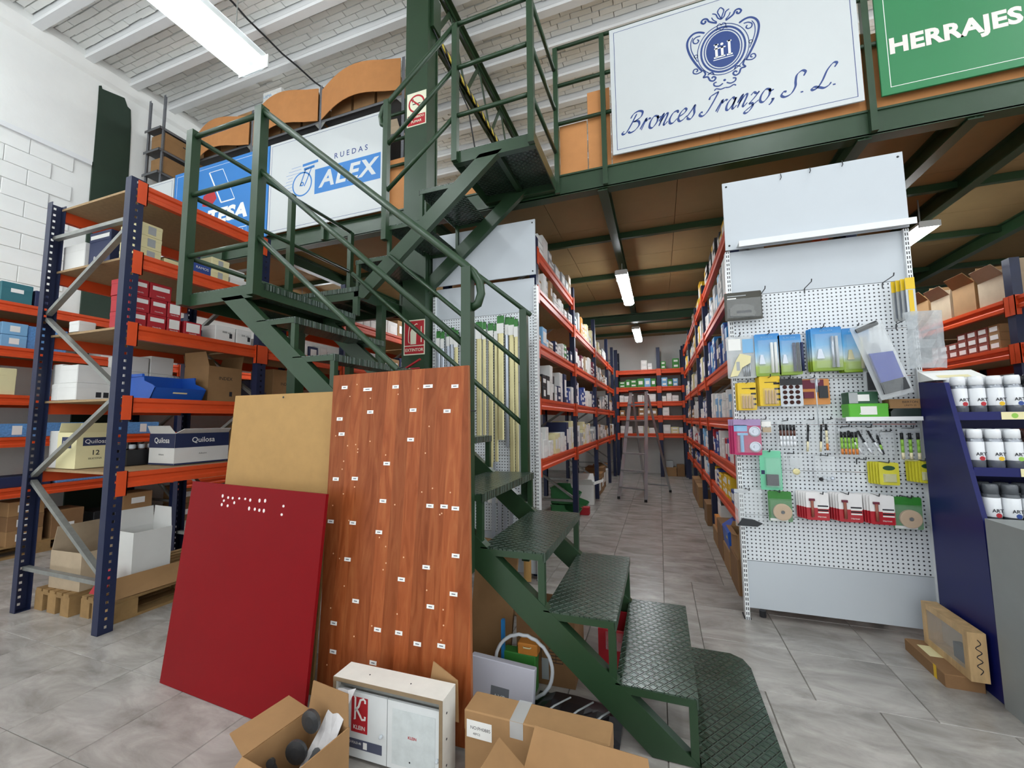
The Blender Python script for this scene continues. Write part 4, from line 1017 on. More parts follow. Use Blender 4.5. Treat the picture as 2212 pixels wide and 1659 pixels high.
for nm, x0, n in (('left', .815, 5), ('middle', .985, 5), ('right', 1.126, 6)):
    for k in range(n):
        o, w, h = pack('brush_hook_pack', 'red and white card of adhesive hooks, ' + nm + ' bunch' + (', front' if k == n - 1 else ', behind'), x0 + .009 * k, x0 + .12 + .009 * k, .682, .852, REDCARD, 3.185 - .016 * k, 'red and white cards')
        if k == n - 1:
            for i in range(4): strip(o, 'stripe', [PAPER, INK][i % 2], -.0, w * .46, .045 + .013 * i, .053 + .013 * i)
            rod(o, 'hook_piece', mat('rose_wood', '#9b5a4a', .5), -.03, .02, .12, .008, -.009); strip(o, 'hook_plate', MAROON, -.045, -.015, .118, .132, -.002, .01); text('Hermet', .014, PAPER, o, (.02, -.0015, .022), FRONT)

# ================================================================ LEFT GONDOLA WITH BRASS PROFILES
KS = 1.0365
def KZ(z): return max(.012, 1.32 + (z - 1.32) * KS)
ZS2 = [KZ(z) for z in (.09, .40, .72, 1.03, 1.33, 1.64, 1.94, 2.24, 2.53)]
LGX, LGY = -1.995, 3.41
GL = gondola('pegboard_stand', 'white perforated display panel hung with brass and silver profiles behind the stairs', LGX, LGY, 3.09, ZS2, 2.59, 1.025)
strip_ = MB().box(.30, .38, -.0155, -.0145, 2.40, 2.50).build('paper_note', PAPER, GL)
k = 0
prof = [(-1.85, .035, 2.13, 1.2, SILVER), (-1.80, .03, 2.12, 1.15, SILVER), (-1.755, .03, 2.14, 1.2, SILVER), (-1.71, .032, 2.15, 1.1, SILVER), (-1.665, .035, 2.12, 1.0, BRASS), (-1.60, .03, 2.13, 1.0, SILVER),
        (-1.45, .05, 2.18, 1.18, BRASS), (-1.395, .03, 2.17, 1.2, BRASS), (-1.345, .045, 2.16, .88, BRASS), (-1.29, .03, 2.15, .98, BRASS), (-1.245, .055, 2.21, 1.16, BRASS), (-1.195, .03, 2.2, 1.1, SILVER), (-1.15, .045, 2.19, .86, BRASS), (-1.105, .03, 2.17, .88, BRASS), (-1.055, .04, 2.16, .82, SILVER)]
for (x, w, z1, z0, mt) in prof:
    x *= KS; z1 = KZ(z1); z0 = KZ(z0)
    nm = 'brass' if mt is BRASS else 'silver'; k += 1
    o = thing('profile_strip', ['', 'first', 'second', 'third', 'fourth', 'fifth', 'sixth', 'seventh', 'eighth', 'ninth', 'tenth', 'eleventh', 'twelfth', 'thirteenth', 'fourteenth', 'fifteenth'][k] + ' hanging trim strip from the column, ' + nm + ' with green header', 'trim strip', (x, 3.36 - .012 * (k % 3), z0), group='hanging trim strips')
    L_ = z1 - z0 - .1
    p = MB(); p.prism([(-w / 2, 0), (w / 2, 0), (w / 2, -.006), (w * .3, -.012), (-w * .3, -.012), (-w / 2, -.006)], 'z', 0, L_); p.build('profile', mt, o)
    MB().box(-w * .6, w * .6, -.014, -.012, L_ - .06, L_ + .03).build('paper_tag', PAPER, o); MB().box(-w * .6, w * .6, -.004, -.001, L_ + .02, L_ + .1).build('header', GCARD, o)
    hook(x, z1 - .01, .06, GL, LGX)
o = MB(); o.prism([(-.03, 0), (.03, 0), (.03, -.014), (.012, -.02), (-.012, -.02), (-.03, -.014)], 'z', 0, 2.02); tag(o.build('wood_moulding', OAK, None, (-1.065, 3.335, .01)), 'tall oak coloured moulding standing at the right edge of the profile panel', 'moulding')
for i in range(4):
    o = MB(); o.prism([(-.015, 0), (.015, 0), (.015, -.012), (-.015, -.012)], 'z', 0, .95 - .08 * i); tag(o.build('steel_profile', SILVER, None, (-1.37 + .055 * i, 3.335, .01), (-.03, 0, 0)), ['leftmost', 'second', 'third', 'rightmost'][i] + ' grey steel profile standing at the foot of the profile panel', 'profile')
for i, x in enumerate((-1.52, -1.41, -1.34, -1.21)):
    o, w, h = pack('hinge_bag', ['small bag of hinges with a white tag, leftmost below the brass strips', 'small bag of hinges with a white tag, second from left', 'small bag of hinges with a white tag, third from left', 'small bag with an orange insert and white tag, rightmost'][i], x - .03, x + .03, .60, .80, CLEAR2, 3.365, cat='bag')
    strip(o, 'tag', PAPER, -.02, .02, .01, .09); strip(o, 'content', [DARK, GBOX, DARK, PENO][i], -.025, .025, .10, .17); hook(x, .805, .05, GL, LGX)
MB().tube([(.22, -.03, .81), (.97, -.03, .81)], .006, 6).build('hanging_bar', GREEN, GL)

# ================================================================ NAVY PAINT DISPLAY
dsp = thing('paint_display', 'navy steel display stand of spray paint cans at the right edge', 'display stand', (0, 0, 0))
DX0, DX1 = 1.46, 2.40
prof = [(3.07, 0), (3.07, 1.52), (2.84, 1.50), (2.66, .82), (2.64, 0)]
def side(x): return MB().prism([(p[0], p[1]) for p in prof], 'x', x, x + .02)
side(1.44).build('side_panel', NAVY, dsp); side(DX1).build('side_panel', NAVY, dsp)
MB().box(DX0, DX1, 3.05, 3.07, .02, 1.5).build('back_panel', NAVY, dsp)
def fy(z): return 2.86 - (1.50 - z) * (.20 / .68) if z > .82 else 2.66
for z in (1.33, 1.055, .79, .50, .22):
    a = fy(z)
    s = MB(); s.box(DX0, DX1, a, 3.05, z - .012, z); s.build('shelf', NAVY, dsp)
    MB().box(DX0, DX1, a - .008, a, z - .03, z + .012).build('shelf_lip', NAVY, dsp)
    if z > .7:
        q = MB().box(DX0 + .17, DX1, a - .011, a - .0085, z - .028, z + .010).build('price_strip', CREAM, dsp)
        text('ART', .022, INK, q, (DX0 + .33, a - .0118, z - .009), FRONT); MB().disc(0, 0, .013, 0, 14).build('print', PENG, q, (DX0 + .22, a - .0115, z - .009), FRONT)
MB().box(DX0, DX1, 2.66, 2.675, .0, .2).build('plinth', NAVY, dsp)
CANW = mat('can_white', '#eef1f4', .3); CANB = mat('can_silver', '#9a9fa6', .25, metal=.6); CANK = mat('can_black', '#26252a', .3); CANG = mat('can_grey', '#575b60', .3); CANR = mat('can_brown', '#4d2a24', .3)
_can = {}
def can(x, y, z, body, cap, label, group):
    key = (body.name, cap.name)
    if key not in _can:
        _can[key] = (MB().lathe([(.028, 0), (.0325, .004), (.0325, .14), (.030, .15), (.026, .155)], 18).mesh('can_body', body), MB().lathe([(.0328, .045), (.0330, .046), (.0330, .135), (.0328, .136)], 18).mesh('paper_sleeve', CANW),
                     MB().lathe([(.026, .153), (.029, .155), (.029, .19), (.026, .2)], 18).mesh('cap', cap))
        for q in _can[key]:
            for p in q.polygons: p.use_smooth = len(p.vertices) == 4
    o = thing('spray_can', label, 'spray can', (x, y, z), 0, group)
    for q in _can[key]: put(q.name.split('.')[0], q, o)
    text('ART', .022, INK, o, (.004, -.0336, .075), FRONT, bold=.02)
    MB().disc(0, 0, .011, 0, 12).build('print', rnd.choice([YBOX, REDBOX, BBOX, PENG]), o, (.006, -.0337, .054), FRONT)
    return o
rows = [(1.33, [(CANB, CANW)] * 3 + [(CANB, CANW), (CANK, CANK), (CANK, CANK), (CANR, CANK), (CANK, CANK)], 'upper'), (1.055, [(CANB, CANW)] * 3 + [(CANR, CANR)] * 2 + [(CANR, CANR)] * 3, 'second'), (.79, [(CANG, CANG)] * 2 + [(CANB, CANG)] + [(CANK, CANG)] * 5, 'third')]
for z, cs_, nm in rows:
    for d in (0, 1):
        for i, (bo, ca) in enumerate(cs_):
            cn = {'can_white': 'white', 'can_black': 'black', 'can_brown': 'brown', 'can_grey': 'grey'}[ca.name]
            can(DX0 + .05 + .072 * i + (.0 if d == 0 else .012), fy(z) + .06 + .075 * d, z, bo, ca, cn + ' capped spray can, ' + ('front' if d == 0 else 'back') + ' row, ' + nm + ' display shelf', 'spray cans')
tp = MB(); tp.add([(1.44, 2.93, 1.525), (1.68, 2.93, 1.525), (1.68, 3.07, 1.585), (1.44, 3.07, 1.585), (1.44, 2.93, 1.521), (1.68, 2.93, 1.521), (1.68, 3.07, 1.521), (1.44, 3.07, 1.521)], [(0, 1, 2, 3), (0, 4, 5, 1), (1, 5, 6, 2), (2, 6, 7, 3), (3, 7, 4, 0), (7, 6, 5, 4)])
tpo = tp.build('colour_chart', PAPER); tag(tpo, 'white sloping colour chart on top of the navy display', 'chart')
pt = MB(); pt.add([(1.48, 2.95, 1.535), (1.62, 2.95, 1.535), (1.62, 2.99, 1.552), (1.48, 2.99, 1.552)], [(0, 1, 2, 3)]); pt.build('print', CREAM, tpo)

# ================================================================ GREY COUNTER AT THE RIGHT EDGE
ct = thing('counter', 'grey counter end with a white drawer at the right edge of the picture', 'counter', (0, 0, 0))
GREYP = mat('grey_laminate', '#8d918f', .45, var=.04)
MB().box(1.425, 1.455, 2.36, 2.62, 0, .82).build('side_panel', GREYP, ct); MB().box(1.425, 2.3, 2.36, 2.62, .82, .84).build('top', GREYP, ct); MB().box(2.27, 2.3, 2.36, 2.62, 0, .82).build('side_panel', GREYP, ct)
MB().box(1.455, 2.27, 2.59, 2.62, .0, .82).build('back', GREYP, ct)
MB().box(1.46, 2.26, 2.35, 2.365, .62, .80).build('drawer', WHITE, ct)
for z in (.02, .32, .60): MB().box(1.455, 2.27, 2.38, 2.59, z, z + .015).build('shelf', GREYP, ct)

# ---- display frame leaning on a flat carton
fc = carton(1.345, 2.90, 0, .15, .36, .062, CARD2, 'flat patterned brown carton lying on the floor by the navy display', rz=0, name='flat_carton', lid=False)
MB().box(-.03, .03, -.06, .06, 0, .0008).build('label', CREAM, fc, (-.02, .05, .0625)); MB().box(-.012, .012, -.035, .035, 0, .0008).build('print', YBOX, fc, (-.0755, -.1, .03), (PI / 2, 0, -PI / 2))
WOODP = mat('wood_print', '#c6a577', .6, var=.25, scale=20, stretch=(1, 1, .2))
fr = thing('box_display', 'box frame with wood print and clear window standing on the flat carton', 'display box', (1.385, 2.87, .063), 0, rot=(0, 0, 0))
a, c, hh = .035, .185, .225
for nm, q in (('frame_bar', (-a, a, -c, c, 0, .035)), ('frame_bar', (-a, a, -c, c, hh - .03, hh)), ('frame_bar', (-a, a, -c, -c + .035, .035, hh - .03)), ('frame_bar', (-a, a, c - .035, c, .035, hh - .03))): MB().box(*q).build(nm, WOODP, fr)
MB().box(a - .004, a, -c + .035, c - .035, .035, hh - .03).build('back', CARD3, fr); MB().box(-a + .004, -a + .006, -c + .035, c - .035, .035, hh - .03).build('window', CLEAR, fr); MB().box(-.01, .02, -.10, -.02, .036, .11).build('insert', DARK, fr)
sw = MB(); sw.ribbon([(.0, .0), (.012, .02), (-.008, .04), (.014, .06), (-.006, .08), (.014, .10), (-.008, .12), (.012, .14), (0, .16)], .004, smooth=4); sw.build('print', INK, fr, (0, -c - .0012, .035), FRONT)
# ================================================================ BOARDS LEANING ON THE STAIRS
def laminate():
    m, N, Lk, b = node_mat('cherry_laminate')
    ge = N.new('ShaderNodeNewGeometry'); sp = N.new('ShaderNodeSeparateXYZ'); Lk.new(ge.outputs['Position'], sp.inputs[0])
    mu = N.new('ShaderNodeMath'); mu.operation = 'MULTIPLY'; mu.inputs[1].default_value = 14.0; Lk.new(sp.outputs[0], mu.inputs[0])
    fl = N.new('ShaderNodeMath'); fl.operation = 'FLOOR'; Lk.new(mu.outputs[0], fl.inputs[0])
    wn = N.new('ShaderNodeTexWhiteNoise'); wn.noise_dimensions = '1D'; Lk.new(fl.outputs[0], wn.inputs['W'])
    mp = N.new('ShaderNodeMapping'); mp.inputs['Scale'].default_value = (9, 9, .75); Lk.new(ge.outputs['Position'], mp.inputs[0])
    off = N.new('ShaderNodeCombineXYZ'); Lk.new(wn.outputs['Value'], off.inputs[2]); s5 = N.new('ShaderNodeVectorMath'); s5.operation = 'MULTIPLY'; s5.inputs[1].default_value = (0, 0, 5); Lk.new(off.outputs[0], s5.inputs[0]); Lk.new(s5.outputs[0], mp.inputs['Location'])
    nz = N.new('ShaderNodeTexNoise'); nz.inputs['Scale'].default_value = 2.6; nz.inputs['Detail'].default_value = 6; nz.inputs['Distortion'].default_value = 1.6; Lk.new(mp.outputs[0], nz.inputs['Vector'])
    rp = N.new('ShaderNodeValToRGB'); e = rp.color_ramp.elements; e[0].position = .30; e[0].color = (*lin('#87421f'), 1); e[1].position = .72; e[1].color = (*lin('#a86339'), 1); q = e.new(.5); q.color = (*lin('#9a522c'), 1)
    Lk.new(nz.outputs['Fac'], rp.inputs[0])
    mr = N.new('ShaderNodeMapRange'); mr.inputs['To Min'].default_value = .82; mr.inputs['To Max'].default_value = 1.12; Lk.new(wn.outputs['Value'], mr.inputs['Value'])
    mx = N.new('ShaderNodeVectorMath'); mx.operation = 'SCALE'; Lk.new(rp.outputs[0], mx.inputs[0]); Lk.new(mr.outputs[0], mx.inputs['Scale'])
    Lk.new(mx.outputs[0], b.inputs['Base Color']); b.inputs['Roughness'].default_value = .38; b.inputs['Specular IOR Level'].default_value = .2
    return m
LAM = laminate()
TL, TR, BR, BL = map(Vector, ((-1.631, 1.740, 1.567), (-.839, 1.740, 1.580), (-.755, 1.597, .015), (-1.547, 1.597, .002)))
wp = thing('wood_panel', 'tall cherry wood laminate board with small white labels leaning on the stairs', 'board', (0, 0, 0))
MB().plate(BL, BR, TR, TL, .018).build('board', LAM, wp)
MB().plate(BR + Vector((.0015, 0.0, 0)), BR + Vector((.0016, .018, 0)), TR + Vector((.0016, .018, 0)), TR + Vector((.0015, 0, 0)), .001).build('edge_band', mat('raw_edge', '#a5643c', .7), wp)
A = Vector((-1.631, 1.76, 1.57)); ex = (Vector((-.839, 1.76, 1.575)) - A).normalized(); ez = Vector((-1.547, 1.597, 0)) - A; ez = (ez - ex * ez.dot(ex)).normalized()
nn = (TR - TL).cross(BL - TL).normalized() * -1
if nn.y > 0: nn = -nn
LABS = [(.08, .073), (.228, .089), (.397, .083), (.582, .088), (.728, .094), (.255, .206), (.506, .202), (.692, .211), (.066, .238), (.087, .316), (.502, .344), (.375, .459), (.075, .542), (.193, .536), (.368, .635), (.625, .644), (.698, .643), (.772, .648), (.079, .748), (.214, .746), (.369, .778), (.777, .847), (.2, .915), (.633, .908), (.508, .972), (.774, 1.003), (.266, 1.093), (.664, 1.067), (.15, 1.204), (.398, 1.197), (.511, 1.194), (.16, 1.325), (.608, 1.224), (.725, 1.214), (.386, 1.335)]
def on_panel(q):
    """drop q along the view-independent normal onto the front of the wood board"""
    d = (q - TL).dot(nn); return q - nn * d
for i, (u, v) in enumerate(LABS):
    w = .052 if i in (1, 3) else .037; u0, v0 = min(u, .755) if v < .7 else u - .012, v
    c = on_panel(A + ex * u0 + ez * v0) + nn * .0012
    a, b_ = ex * (w / 2), -ez * .0085
    s = MB(); s.plate(c - a - b_, c + a - b_, c + a + b_, c - a + b_, .001); so = s.build('label', PAPER, wp)
    g = MB(); c2 = c + nn * .0004; g.quad(c2 - a * .5 - b_ * .25, c2 + a * .5 - b_ * .25, c2 + a * .5 + b_ * .25, c2 - a * .5 + b_ * .25); g.build('print', mat('print_grey', '#6b6f78', .8), so)
hm = MB().lathe([(.0035, 0), (.0035, .0006), (.002, .0008)], 8).mesh('screw_hole', mat('pale_plug', '#e7b78f', .7)); rr = random.Random(11)
rq = Vector((0, 0, 1)).rotation_difference(nn).to_euler()
for k in range(46):
    u, v = rr.uniform(.05, .74), rr.uniform(.04, 1.4); put('screw_hole', hm, wp, on_panel(A + ex * u + ez * v) + nn * .0004, rq)
for P in ([(-1.235, 1.80, 1.60), (-1.24, 1.752, 1.585), (-1.262, 1.748, 1.545)], [(-.815, 1.775, 1.365), (-.86, 1.735, 1.372), (-.915, 1.732, 1.38)]):
    MB().tube(P, .003, 6).build('cable_tie', BLACK, wp)

rdp = thing('red_board', 'glossy red board with white chipped holes leaning in front of the rack', 'board', (0, 0, 0))
REDP = mat('red_laminate', '#7e0f16', .4, var=.04, scale=3, spec=.12)
r = [Vector(p) for p in ((-2.455, 1.488, .002), (-1.462, 1.437, .002), (-1.475, 1.548, .985), (-2.452, 1.590, 1.0))]
MB().plate(*r, .016).build('board', REDP, rdp)
rx = (r[1] - r[0]).normalized(); rz_ = (r[3] - r[0]).normalized(); rn = rx.cross(rz_).normalized()
if rn.y > 0: rn = -rn
hm2 = MB().lathe([(.008, 0), (.007, .0006), (.004, .0008)], 10).mesh('chipped_hole', mat('white_chip', '#efe3e0', .8)); rq2 = Vector((0, 0, 1)).rotation_difference(rn).to_euler()
for (u, v) in ((.265, .06), (.31, .065), (.345, .065), (.395, .063), (.44, .062), (.478, .065), (.28, .083), (.268, .104), (.315, .106), (.362, .087), (.478, .106), (.52, .106), (.553, .108), (.585, .108), (.715, .075), (.71, .115), (.545, .062), (.585, .06), (.66, .955)):
    o = put('chipped_hole', hm2, rdp, r[3] + (r[2] - r[3]).normalized() * u - rz_ * v + rn * .0006, rq2); o.scale = (1, rr.uniform(.7, 1.3), 1)
tn = MB(); tn.plate((-2.40, 1.665, .002), (-1.64, 1.665, .002), (-1.64, 1.772, 1.484), (-2.40, 1.772, 1.482), .012)
tno = thing('tan_board', 'plain tan hardboard sheet leaning behind the red board', 'board', (0, 0, 0)); tn.build('board', mat('tan_hardboard', '#b28c54', .7, var=.05, scale=14), tno)
MB().lathe([(.006, 0), (.006, .002), (.002, .003)], 8).build('screw', DARK, tno, (-2.0, 1.757, 1.462), (1.5, 0, 0))

# ================================================================ HARDWARE SAMPLE CABINET
kc = thing('sample_cabinet', 'small white cabinet with a red logo door and brown edges before the wood board', 'cabinet', (-1.03, 1.462, .002), .02)
EDGE = mat('raw_brown_edge', '#8b775c', .8, var=.1, scale=20); KW = mat('worn_white_laminate', '#e9e7df', .5, var=.06, scale=9); KG = mat('door_white', '#dfe3e3', .3, var=.05, scale=6)
w, d, h = .245, .053, .30
MB().box(-w, w, -d + .002, d, h - .014, h).build('top', KW, kc); MB().box(-w, w, -d, -d + .002, h - .014, h).build('top_edge', EDGE, kc)
for s in (-1, 1):
    MB().box(min(s * w, s * (w - .014)), max(s * w, s * (w - .014)), -d + .002, d, 0, h - .014).build('side', KW, kc); MB().box(min(s * w, s * (w - .014)), max(s * w, s * (w - .014)), -d, -d + .002, 0, h - .014).build('side_edge', EDGE, kc)
for z in (.06, .15, .24): MB().lathe([(.004, 0), (.004, .001)], 8).build('screw', DARK, kc, (w + .0003, -.02, z), (0, PI / 2, 0))
for x in (-.11, .08): MB().lathe([(.003, 0), (.003, .001)], 8).build('screw_hole', DARK, kc, (x, .0, h + .0002))
MB().box(-w + .014, w - .014, d - .006, d, 0, h - .014).build('back', KW, kc)
MB().box(-w + .014, w - .014, -d + .03, -d + .034, .255, .272).build('rail', GALV, kc)
for nm, xa, xb in (('left', -w + .018, .0), ('right', .003, w - .018)):
    do = MB().box(xa, xb, -d + .014, -d + .024, .012, .252).build('door', KG, kc)
    if nm == 'left':
        y = -d + .0135; cx = (xa + xb) / 2 - .012
        MB().box(cx - .038, cx + .038, y - .0008, y, .105, .235).build('logo_panel', REDINK, do)
        k = MB(); k.ribbon([(-.026, .05), (-.02, .05), (-.02, -.03), (-.026, -.03)], .008, smooth=0, taper=False); k.ribbon([(-.02, .0), (-.004, .018), (.004, .043), (.018, .049), (.026, .043), (.026, .033)], .009, smooth=0, taper=False); k.ribbon([(-.014, .008), (.004, -.016), (.012, -.028), (.026, -.026), (.026, -.014)], .009, smooth=0, taper=False)
        k.build('logo', PAPER, do, (cx, y - .0012, .183), FRONT); text('KLEIN', .021, PAPER, do, (cx, y - .0012, .123), FRONT, bold=.015)
        MB().box(xa + .004, xb - .02, y - .0008, y, .045, .08).build('band', mat('slate_print', '#4b5064', .6), do); text('SLID FOLD.40', .012, PAPER, do, (cx - .025, y - .0012, .066), FRONT, bold=.01); MB().box(.02 + cx, .038 + cx, y - .0012, y - .0008, .05, .074).build('code', PAPER, do)
    else:
        y = -d + .0135
        MB().box(xa + .022, xb - .018, y - .0006, y, .03, .225).build('glass', mat('smeared_glass', '#cfd6d6', .2, var=.08, scale=25), do); text('KLEIN', .014, REDINK, do, ((xa + xb) / 2 - .002, y - .0012, .135), FRONT, bold=.02)
        MB().disc(0, 0, .0035, 0, 8).build('dot', INK, do, (xa + .10, y - .0012, .05), FRONT)
    MB().lathe([(.006, 0), (.007, .006), (.005, .012), (.001, .014)], 10).build('knob', WHITEM, do, (xb - .022 if nm == 'left' else xb - .006, -d + .013, .115 if nm == 'left' else .085), (PI / 2, 0, 0))
cf = MB().plate((-.93, 1.535, .16), (-.775, 1.525, .16), (-.785, 1.535, .305), (-.905, 1.555, .345), .004); tag(cf.build('cardboard_scrap', CARD), 'pointed cardboard scrap sticking up behind the small cabinet', 'cardboard')

# ================================================================ CARTONS IN THE FOREGROUND
o = open_carton(-1.25, 1.215, 0.002, .22, .26, .19, 'open brown carton of metal fittings at the foot of the red board', -.12, (118, None, 4, 74), .11, CARD)
MET = mat('dull_metal', '#56585a', .4, metal=.6, var=.2, scale=20)
for i, (x, y, z, rx_, ry, kk) in enumerate([(-1.26, 1.29, .215, PI / 2, .1, 0), (-1.275, 1.24, .14, PI / 2, 0, 0), (-1.22, 1.22, .09, 1.0, .5, 1), (-1.285, 1.17, .09, 1.2, -.6, 1), (-1.21, 1.27, .12, .6, 1.0, 2)]):
    q = MB()
    if kk == 0: q.lathe([(.012, 0), (.04, .002), (.04, .014), (.02, .018), (.012, .018)], 20)
    elif kk == 1: q.box(-.012, .012, -.07, .07, -.003, .003); q.lathe([(.014, -.006), (.014, .006)], 12, Matrix.Translation((0, .06, 0)))
    else: q.tube([(0, -.06, 0), (0, .06, 0)], .011, 10)
    tag(q.build('door_fitting', MET, None, (x, y, z), (rx_, ry, .2 * i)), ['round grey wheel fitting on top of the open carton', 'round grey wheel fitting deeper in the open carton', 'flat metal hinge arm lying right in the open carton', 'flat metal hinge arm lying left in the open carton', 'short metal tube in the open carton'][i], 'fitting')
ps = MB(); P = []; rr = random.Random(4)
for j in range(8):
    for i in range(4): P.append((-1.225 - .006 * j + .025 * i * (1 + .06 * j), 1.385 - .028 * j + rr.uniform(-.008, .008), .285 - .036 * j + rr.uniform(-.004, .004)))
ps.add(P, [(j * 4 + i, j * 4 + i + 1, j * 4 + i + 5, j * 4 + i + 4) for j in range(7) for i in range(3)])
pso = ps.build('plastic_sheet', mat('crumpled_film', '#c9c6c6', .45, var=.12, scale=14)); tag(pso, 'crumpled whitish plastic sheet hanging between the open carton and the cabinet', 'sheet')
pm = pso.modifiers.new('thick', 'SOLIDIFY'); pm.thickness = .002
open_carton(-.27, 1.19, 0.002, .42, .39, .17, 'large open brown carton with raised flaps at the bottom edge of the picture', -.06, (125, 120, 22, 44), .12, CARD)
lb = carton(-.462, 1.535, 0.002, .53, .11, .245, CARD, 'long worn brown carton with a printed paper label under the stairs', name='long_carton', lid=True)
MB().box(-.05, .05, -.03, .03, 0, .0008).build('label', PAPER, lb, (-.205, -.0566, .185), FRONT); text('NO:PH0885', .016, INK, lb, (-.20, -.0576, .19), FRONT); text('48PCS', .011, INK, lb, (-.215, -.0576, .17), FRONT)
MB().box(-.025, .025, -.0575, .0575, 0, .0008).build('tape', CLEAR2, lb, (-.06, 0, .2466)); MB().box(-.025, .025, -.055, .0, 0, .0008).build('tape', CLEAR2, lb, (-.06, -.0566, .245), FRONT)
ay = thing('white_box', 'flat white box with a grey logo leaning under the stairs', 'box', (-.745, 1.89, .005), 0, rot=(-.10, .045, 0))
MB().cbox(-.16, .16, -.02, .02, 0, .19, .003).build('body', mat('lilac_white_carton', '#e4e4f0', .5), ay); MB().box(-.045, .045, -.0208, -.02, .004, .085).build('logo_panel', mat('logo_grey', '#7f838a', .5), ay); text('AYR', .034, PAPER, ay, (0, -.0212, .04), FRONT, bold=.01)
ring = MB(); n = 40; ring.tube([(-.655 + .142 * math.cos(2 * PI * k / n), 1.965 + .004 * math.sin(3 * k), .153 + .142 * math.sin(2 * PI * k / n)) for k in range(n)], .0085, 8, closed=True)
tag(ring.build('coil_of_tube', mat('white_tube', '#dfe4e8', .35), smooth=True), 'ring of white plastic tube standing behind the white printed box', 'tube')
ca = open_carton(-.592, 2.26, 0.002, .30, .30, .315, 'brown carton with a printed table and open flap under the stairs', .03, (None, 48, None, None), .14, CARD2)
for i in range(6): MB().box(-.035, .035, -.0015, .0015, 0, .0006).build('print', INK, ca, (.055, -.1508, .19 - .016 * i), FRONT)
for x in (-.02, .02, .055, .09): MB().box(-.001, .001, -.04, .04, 0, .0006).build('print', INK, ca, (x, -.1508, .15), FRONT)
MB().box(-.03, .03, -.012, .012, 0, .0006).build('label', PAPER, ca, (.06, -.1508, .265), FRONT); MB().box(-.018, .018, -.05, .05, 0, .0006).build('label', GREYBOX, ca, (-.0, -.1508, .075), FRONT)
tcb = MB(); tcb.plate((-1.02, 2.10, .002), (-.79, 2.12, .002), (-.76, 2.22, .64), (-1.0, 2.2, .66), .03); tag(tcb.build('tall_carton', CARD), 'tall flat brown carton leaning behind the wood board', 'carton')
carton(-.70, 2.055, 0.002, .17, .06, .17, GBOX, 'green carton half hidden behind the ring of tube', name='green_carton')
yb = carton(-.655, 2.055, .1735, .10, .06, .05, OCARD, 'small amber case with a handle above the green carton', name='amber_case'); MB().tube([(-.02, -.03, .035), (-.015, -.042, .037), (.015, -.042, .037), (.02, -.03, .035)], .003, 6).build('handle', CREAM, yb)
bs = MB().box(-.79, -.775, 2.02, 2.04, .002, .32); tag(bs.build('blue_strip', CYAN), 'narrow blue plastic strip standing beside the printed carton', 'strip')
rc = thing('red_crate', 'red plastic crate with clear film below the stair treads', 'crate', (-.235, 2.46, .002)); q = MB()
for (xa, xb, ya, yb2) in ((-.12, .12, -.12, -.112), (-.12, .12, .112, .12), (-.12, -.112, -.112, .112), (.112, .12, -.112, .112)): q.box(xa, xb, ya, yb2, .005, .20)
q.box(-.12, .12, -.12, .12, 0, .005); q.build('body', REDBOX, rc); MB().plate((-.08, -.123, .10), (.11, -.123, .10), (.11, -.121, .19), (-.08, -.121, .19), .002).build('film', CLEAR, rc)
db = MB(); P = []; nx, ny = 9, 6
for j in range(ny):
    for i in range(nx): P.append((-.62 + .05 * i, 1.68 + .075 * j, .002 + (.075 * math.sin(PI * i / (nx - 1)) ** .5 * math.sin(PI * j / (ny - 1)) ** .5 if 0 < i < nx - 1 and 0 < j < ny - 1 else 0) + (rr.uniform(0, .012))))
db.add(P, [(j * nx + i, j * nx + i + 1, (j + 1) * nx + i + 1, (j + 1) * nx + i) for j in range(ny - 1) for i in range(nx - 1)])
P2 = [(p[0], p[1], .001) for p in P]; 
dbo = db.build('black_bag', mat('black_film', '#16171c', .35), None, (.02, 0.0, 0)); tag(dbo, 'black plastic bag with pale cross lines lying under the stringer', 'bag')
for k in range(3): MB().tube([(-.55 + .1 * k, 1.74, .088), (-.49 + .1 * k, 1.83, .099), (-.44 + .1 * k, 1.92, .088)], .004, 5).build('cord', GREYBOX, dbo)
bsht = MB().box(-1.02, -.80, 2.75, 3.12, .002, .008); tag(bsht.build('floor_sheet', CARD2), 'brown cardboard sheet lying on the floor behind the stairs', 'cardboard')
# ================================================================ SIGNS
def sign(name, label, x0, x1, z0, z1, mt, border=None, inset=.035, y=3.34, par=None):
    s = thing(name, label, 'sign', ((x0 + x1) / 2, y, (z0 + z1) / 2))
    w, h = x1 - x0, z1 - z0
    MB().cbox(-w / 2, w / 2, -h / 2, h / 2, 0, .012, .002).build('board', mt, s, (0, 0, 0), FRONT)
    if border:
        a, c, t = w / 2 - inset, h / 2 - inset, .004
        b_ = MB()
        b_.add([(-a, -c, 0), (a, -c, 0), (a, c, 0), (-a, c, 0), (-a + t, -c + t, 0), (a - t, -c + t, 0), (a - t, c - t, 0), (-a + t, c - t, 0)], [(0, 1, 5, 4), (1, 2, 6, 5), (2, 3, 7, 6), (3, 0, 4, 7)])
        b_.build('border', border, s, (0, -.0125, 0), FRONT)
    return s, w, h
SW = mat('sign_white', '#cfd4d5', .4, var=.01)
